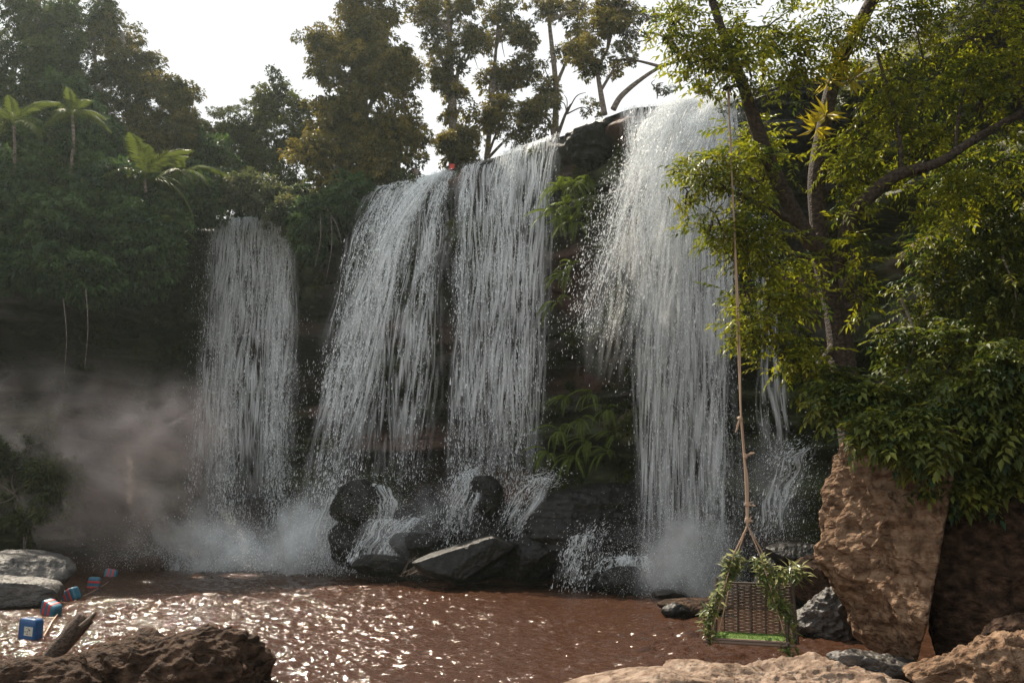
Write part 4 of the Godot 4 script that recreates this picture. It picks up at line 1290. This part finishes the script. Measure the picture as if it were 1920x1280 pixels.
	for q in [[1402, 975, 0.045], [1400, 945, 0.034], [1397, 855, 0.045], [1388, 785, 0.045]]:
		var c := inv * pix(q[0], q[1], 16.24)
		var kn := obj("knot", stone(Vector3(q[2], q[2] * 1.2, q[2]), random_planes(int(q[1]), 6), int(q[1]), 8, 0.012, 9.0), M.rope, s)
		kn.position = c
		for k in 3:
			var d := Vector3(r.randf_range(0.05, 0.16), r.randf_range(-0.03, 0.07), 0.03)
			if q[1] == 785:
				d = Vector3(r.randf_range(-0.08, -0.02), r.randf_range(-0.24, -0.12), 0.03)
			bar(kn, "rope_end", Vector3.ZERO, d, 0.012, M.rope)
	# garlands of leaves along the ropes
	var lm := leaf_mat("garland_leaf", 0.35, 0.4)
	var tints := [Color(0.022, 0.05, 0.009), Color(0.045, 0.08, 0.012), Color(0.1, 0.12, 0.018), Color(0.014, 0.032, 0.009)]
	var lms := []
	for c in tints:
		var x: StandardMaterial3D = lm.duplicate()
		x.albedo_color = c.linear_to_srgb()
		lms.append(x)
	var v := PackedVector3Array()
	var idx := PackedInt32Array()
	var cols := PackedColorArray()
	add_leaf(v, idx, cols, Vector3.ZERO, Vector3(0, -0.2, 1).normalized(), Vector3.UP, 0.17, 0.05, Color.WHITE)
	var one := packed(v, idx, false)
	var runs := [
		["garland", [Vector3(-w * 0.38, 1.26, 0.1), Vector3(-w * 0.45, 0.95, 0.15), Vector3(-w * 0.8, 0.62, 0.24), Vector3(-w - 0.02, 0.36, dp), Vector3(-w - 0.02, -0.02, dp + 0.02)], 300, 0.085],
		["garland", [Vector3(w * 0.3, 1.22, 0.1), Vector3(w * 0.42, 0.95, 0.15), Vector3(w * 0.75, 0.62, 0.24), Vector3(w, 0.36, dp), Vector3(w + 0.02, -0.2, dp + 0.02)], 300, 0.1],
		["bouquet", [Vector3(-w * 0.3, 1.2, 0.05), Vector3(-w * 0.5, 0.95, 0.05)], 70, 0.13],
		["bouquet", [Vector3(w * 0.5, 1.02, 0.0), Vector3(w * 0.95, 1.0, 0.0), Vector3(w * 1.35, 1.02, 0.05)], 150, 0.15]]
	for q in runs:
		var gl := Node3D.new()
		gl.name = q[0]
		s.add_child(gl, true)
		var path := smooth_path(q[1], 10)
		for i in q[2]:
			var f := r.randf() * (path.size() - 1.001)
			var p: Vector3 = path[int(f)].lerp(path[int(f) + 1], f - int(f)) + ball(r) * q[3]
			var lf := obj("leaf", one, lms[r.randi() % 4], gl)
			lf.position = p
			lf.rotation = Vector3(r.randf_range(-1.2, 0.7), r.randf() * TAU, r.randf_range(-0.6, 0.6))
			lf.scale = Vector3.ONE * r.randf_range(0.7, 1.4)


# ------------------------------------------------------------------ floats, wood and small things
func rounded_box(size: Vector3, power: float, n := 12) -> ArrayMesh:
	var planes := []
	for a in [Vector3.RIGHT, Vector3.UP, Vector3.BACK]:
		planes.append([a, 1.0])
		planes.append([-a, 1.0])
	return stone(size, planes, 1, n, 0.0, 1.0, 0.0, power, 0.0)


func build_small() -> void:
	var fg := "plastic canister floats on a line"
	var water := func(px: float, py: float) -> Vector3: return level(px, py, 0.0)
	var c := thing("canister_float", "plain dark blue plastic canister with a paper label floating upright", "float", level(56, 1200, 0.0) + Vector3(0, 0.19, 0), fg)
	c.rotation_degrees = Vector3(2, -22, -3)
	obj("body", rounded_box(Vector3(0.21, 0.23, 0.13), 7.0, 16), M.blue, c)
	var lb := BoxMesh.new()
	lb.size = Vector3(0.21, 0.17, 0.012)
	var lp := obj("paper_label", lb, M.paper, c)
	lp.position = Vector3(0.07, 0.0, 0.128)
	var r := rng_of(800)
	for k in 7:
		var bm := BoxMesh.new()
		bm.size = Vector3(r.randf_range(0.02, 0.05), r.randf_range(0.01, 0.03), 0.004)
		var ink := obj("print", bm, M.ink, lp)
		ink.position = Vector3(r.randf_range(-0.07, 0.07), r.randf_range(-0.06, 0.06), 0.007)
	for x in [-0.09, 0.0, 0.09]:
		var cm := CylinderMesh.new()
		cm.top_radius = 0.018
		cm.bottom_radius = 0.02
		cm.height = 0.03
		var cap := obj("cap", cm, M.ink, c)
		cap.position = Vector3(x, 0.225, 0.0)
	var cans := [
		["nearest striped", [95, 1152], "blue canister with red tape stripes, tilted, beside the plain labelled one", Vector3(10, -30, -22), 1.0],
		["", [132, 1125], "small teal canister with red stripes, third along the line from the plain one", Vector3(6, -20, 25), 0.98],
		["", [175, 1103], "striped canister with level red bands, fourth along the line from the plain one", Vector3(0, 15, 86), 0.98],
		["", [207, 1082], "faint striped canister in the mist at the far end of the line", Vector3(0, 10, -10), 0.9]]
	var line := [level(56, 1200, 0.05) + Vector3(0.25, 0.08, 0)]
	for q in cans:
		var p := level(q[1][0], q[1][1], 0.0)
		line.append(p + Vector3(0.2, 0.02, 0.1))
		var o := thing("canister_float", q[2], "float", p + Vector3(0, 0.12, 0), fg)
		o.rotation_degrees = q[3]
		o.scale = Vector3.ONE * q[4]
		obj("body", rounded_box(Vector3(0.24, 0.19, 0.15), 6.0, 14), M.teal, o)
		for x in [-0.085, 0.085]:
			var tape := obj("tape_stripe", rounded_box(Vector3(0.046, 0.196, 0.156), 6.0, 10), M.red, o)
			tape.position.x = x
	var lr := PackedFloat32Array()
	var lpth := smooth_path(line, 8)
	for i in lpth.size():
		lr.append(0.012)
	tag(obj("float_line", tube(lpth, lr, 5), M.rope), "thin pale cord joining the floating canisters", "rope")
	# leaning log
	var lg := thing("driftwood_log", "broken dark log leaning out of the water behind the ridged rock", "log", pix(110, 1225, 15.8))
	obj("stem", limb([pix(88, 1240, 15.9) - lg.position, pix(128, 1195, 16.0) - lg.position, pix(162, 1156, 16.1) - lg.position], 0.14, 0.125, 14, 0.5), M.wood, lg)
	obj("splinter", limb([pix(150, 1178, 15.7) - lg.position, pix(168, 1160, 15.8) - lg.position, pix(178, 1148, 15.9) - lg.position], 0.05, 0.02, 6, 0.4), M.wood, lg)
	# brushwood by the slab
	var bw := thing("driftwood_heap", "heap of bare washed up twigs left of the leaning slab", "twigs", pix(800, 1082, 32.0))
	for k in 34:
		var a := Vector3(r.randf_range(-0.8, 0.6), r.randf_range(0, 0.15), r.randf_range(-0.2, 0.3))
		var b := a + Vector3(r.randf_range(-0.3, 1.0), r.randf_range(0.15, 0.75), r.randf_range(-0.2, 0.3))
		obj("twig", limb([a, a.lerp(b, 0.5) + ball(r) * 0.12, b], 0.016, 0.006, 4, 0.0), M.wood, bw)
	var tw := thing("water_twig", "single thin forked twig sticking out of the pool", "twig", level(1079, 1112, 0.0))
	obj("stem", limb([Vector3(0, -0.2, 0), Vector3(0.02, 0.1, 0), Vector3(0.08, 0.33, 0)], 0.014, 0.006, 5, 0.0), M.wood, tw)
	obj("fork", limb([Vector3(0.02, 0.08, 0), Vector3(-0.03, 0.15, 0), Vector3(-0.05, 0.22, 0)], 0.01, 0.005, 5, 0.0), M.wood, tw)
	# things above the falls
	var fp := pix(775, 342, 43.5)
	var fe := thing("railing", "weathered post and rail on the skyline above the slanting jet", "railing", fp)
	bar(fe, "post", Vector3(0.1, -0.4, 0), Vector3(0.1, 0.62, 0), 0.1, M.plank)
	bar(fe, "rail", Vector3(-1.2, 0.08, 0), Vector3(0.1, 0.3, 0), 0.025, M.plank)
	bar(fe, "rail", Vector3(-1.2, 0.2, 0), Vector3(-0.4, 0.16, 0), 0.02, M.plank)
	var rp := thing("marker_post", "short red post standing on the lip beside the slanting jet", "post", pix(847, 322, 41.5))
	var bx := BoxMesh.new()
	bx.size = Vector3(0.2, 0.5, 0.2)
	var bo := obj("post", bx, M.red, rp)
	var cp := BoxMesh.new()
	cp.size = Vector3(0.24, 0.06, 0.24)
	obj("cap", cp, M.red, rp).position.y = 0.28
	bo.position.y = 0.0
	# hanging bare roots
	var k2 := 0
	for q in [[608, 385, 640, 455], [600, 400, 590, 500], [620, 400, 612, 520], [118, 560, 120, 700], [160, 540, 158, 690], [1690, 560, 1700, 700], [1880, 480, 1890, 640]]:
		var d := 41.5 if q[0] < 1000 else 17.8
		if q[0] < 300:
			d = 39.0
		var hv := thing("hanging_root", "bare root trailing down the mossy brown wall beside the far curtain" if q[0] > 500 and q[0] < 1000 else ("thin vine hanging down the dim left bank" if q[0] < 500 else "thin vine hanging in front of the right rock wall"), "vine", pix(q[0], q[1], d), "hanging vines and roots")
		obj("strand", limb([Vector3.ZERO, (pix(q[2], q[3], d) - hv.position) * 0.5 + Vector3(0.15, 0, 0.1), pix(q[2], q[3], d) - hv.position], 0.025, 0.012, 5, 0.1), M.pale_bark, hv)
		k2 += 1


func build_mist() -> void:
	drifting("spray", "fine drops thrown up at the foot of the far curtain", 1, 900, pix(430, 1045, 40.6), Vector3(4.6, 1.6, 1.2), 0.9)
	drifting("spray", "fine drops thrown up at the foot of the slanting jet", 2, 700, pix(585, 1025, 38.4), Vector3(2.4, 2.6, 1.0), 0.9)
	drifting("spray", "fine drops thrown up at the foot of the tall curtain", 3, 600, pix(1285, 1065, 29.4), Vector3(2.4, 2.0, 0.8), 0.7)
	drifting("spray", "thin drops flying among the black rocks", 4, 300, pix(820, 990, 35.0), Vector3(5.0, 2.6, 1.2), 0.8)
	drifting("spray", "faint drops flying beside the big boulder", 5, 150, pix(1465, 940, 28.0), Vector3(1.8, 2.4, 0.8), 0.7)
	billows("white spray cloud at the foot of the far curtain", 1, 15, pix(425, 1040, 40.8), Vector3(3.4, 0.9, 0.9), Vector2(4.2, 3.0), 0.95, M.billow)
	billows("white spray cloud at the foot of the slanting jet", 2, 9, pix(580, 1025, 38.4), Vector3(1.1, 1.3, 0.7), Vector2(3.2, 3.4), 0.95, M.billow)
	billows("white spray cloud at the foot of the tall curtain", 3, 8, pix(1285, 1060, 29.4), Vector3(1.2, 1.0, 0.5), Vector2(2.6, 2.8), 0.9, M.billow)
	billows("thin mist among the black rocks", 4, 8, pix(840, 985, 35.0), Vector3(3.2, 1.4, 1.0), Vector2(2.8, 2.6), 0.34, M.billow)
	billows("faint mist beside the big boulder", 5, 4, pix(1460, 940, 28.0), Vector3(0.8, 1.1, 0.5), Vector2(2.0, 2.4), 0.3, M.billow)
	billows("mist drifting in front of the left bank, rosy reflected light put into its colour", 6, 15, pix(180, 860, 38.0), Vector3(5.5, 3.0, 1.4), Vector2(7.0, 5.4), 0.34, M.rosy)


# ------------------------------------------------------------------ all of it
func _ready() -> void:
	var cam := Camera3D.new()
	cam.name = "camera"
	cam.position = EYE
	cam.rotation.x = PITCH
	cam.fov = rad_to_deg(2.0 * atan(640.0 / F))
	cam.near = 0.1
	cam.far = 2000.0
	add_child(cam)
	var we := WorldEnvironment.new()
	we.name = "environment"
	var env := Environment.new()
	env.background_mode = Environment.BG_SKY
	var sky := Sky.new()
	var sm := ProceduralSkyMaterial.new()
	sm.sky_top_color = Color(0.3, 0.36, 0.42).linear_to_srgb()
	sm.sky_horizon_color = Color(0.8, 0.79, 0.77).linear_to_srgb()
	sm.sky_curve = 0.7
	sm.ground_bottom_color = Color(0.08, 0.06, 0.05).linear_to_srgb()
	sm.ground_horizon_color = Color(0.2, 0.18, 0.15).linear_to_srgb()
	sm.sun_angle_max = 50.0
	sm.sun_curve = 0.12
	sky.sky_material = sm
	env.sky = sky
	env.tonemap_mode = Environment.TONE_MAPPER_LINEAR
	env.tonemap_exposure = 1.7
	env.volumetric_fog_enabled = true
	env.volumetric_fog_density = 0.0004
	env.volumetric_fog_albedo = Color(0.94, 1.0, 0.97)
	env.volumetric_fog_anisotropy = 0.65
	env.sdfgi_enabled = true
	env.ssao_enabled = true
	env.ssil_enabled = true
	we.environment = env
	add_child(we)
	var sun := DirectionalLight3D.new()
	sun.name = "sun"
	sun.light_energy = 1.6
	sun.light_color = Color(1.0, 0.95, 0.87)
	sun.light_angular_distance = 0.5
	sun.shadow_enabled = true
	var az := deg_to_rad(-35.0)
	var el := deg_to_rad(52.0)
	var to_sun := Vector3(sin(az) * cos(el), sin(el), -cos(az) * cos(el))
	add_child(sun)
	sun.look_at_from_position(Vector3.ZERO, -to_sun, Vector3.UP)

	noise.noise_type = FastNoiseLite.TYPE_SIMPLEX_SMOOTH
	noise.frequency = 0.01
	noise.fractal_octaves = 2
	noise.seed = 5
	rough.noise_type = FastNoiseLite.TYPE_SIMPLEX
	rough.frequency = 0.01
	rough.fractal_octaves = 3
	rough.seed = 9
	var t0 := Time.get_ticks_msec()
	make_materials()
	build_setting()
	print("setting ", Time.get_ticks_msec() - t0)
	build_falls()
	print("falls ", Time.get_ticks_msec() - t0)
	build_forest()
	cliff_cover()
	print("forest ", Time.get_ticks_msec() - t0)
	build_rocks()
	print("rocks ", Time.get_ticks_msec() - t0)
	build_right()
	build_swing()
	build_small()
	build_mist()
	print("all ", Time.get_ticks_msec() - t0)
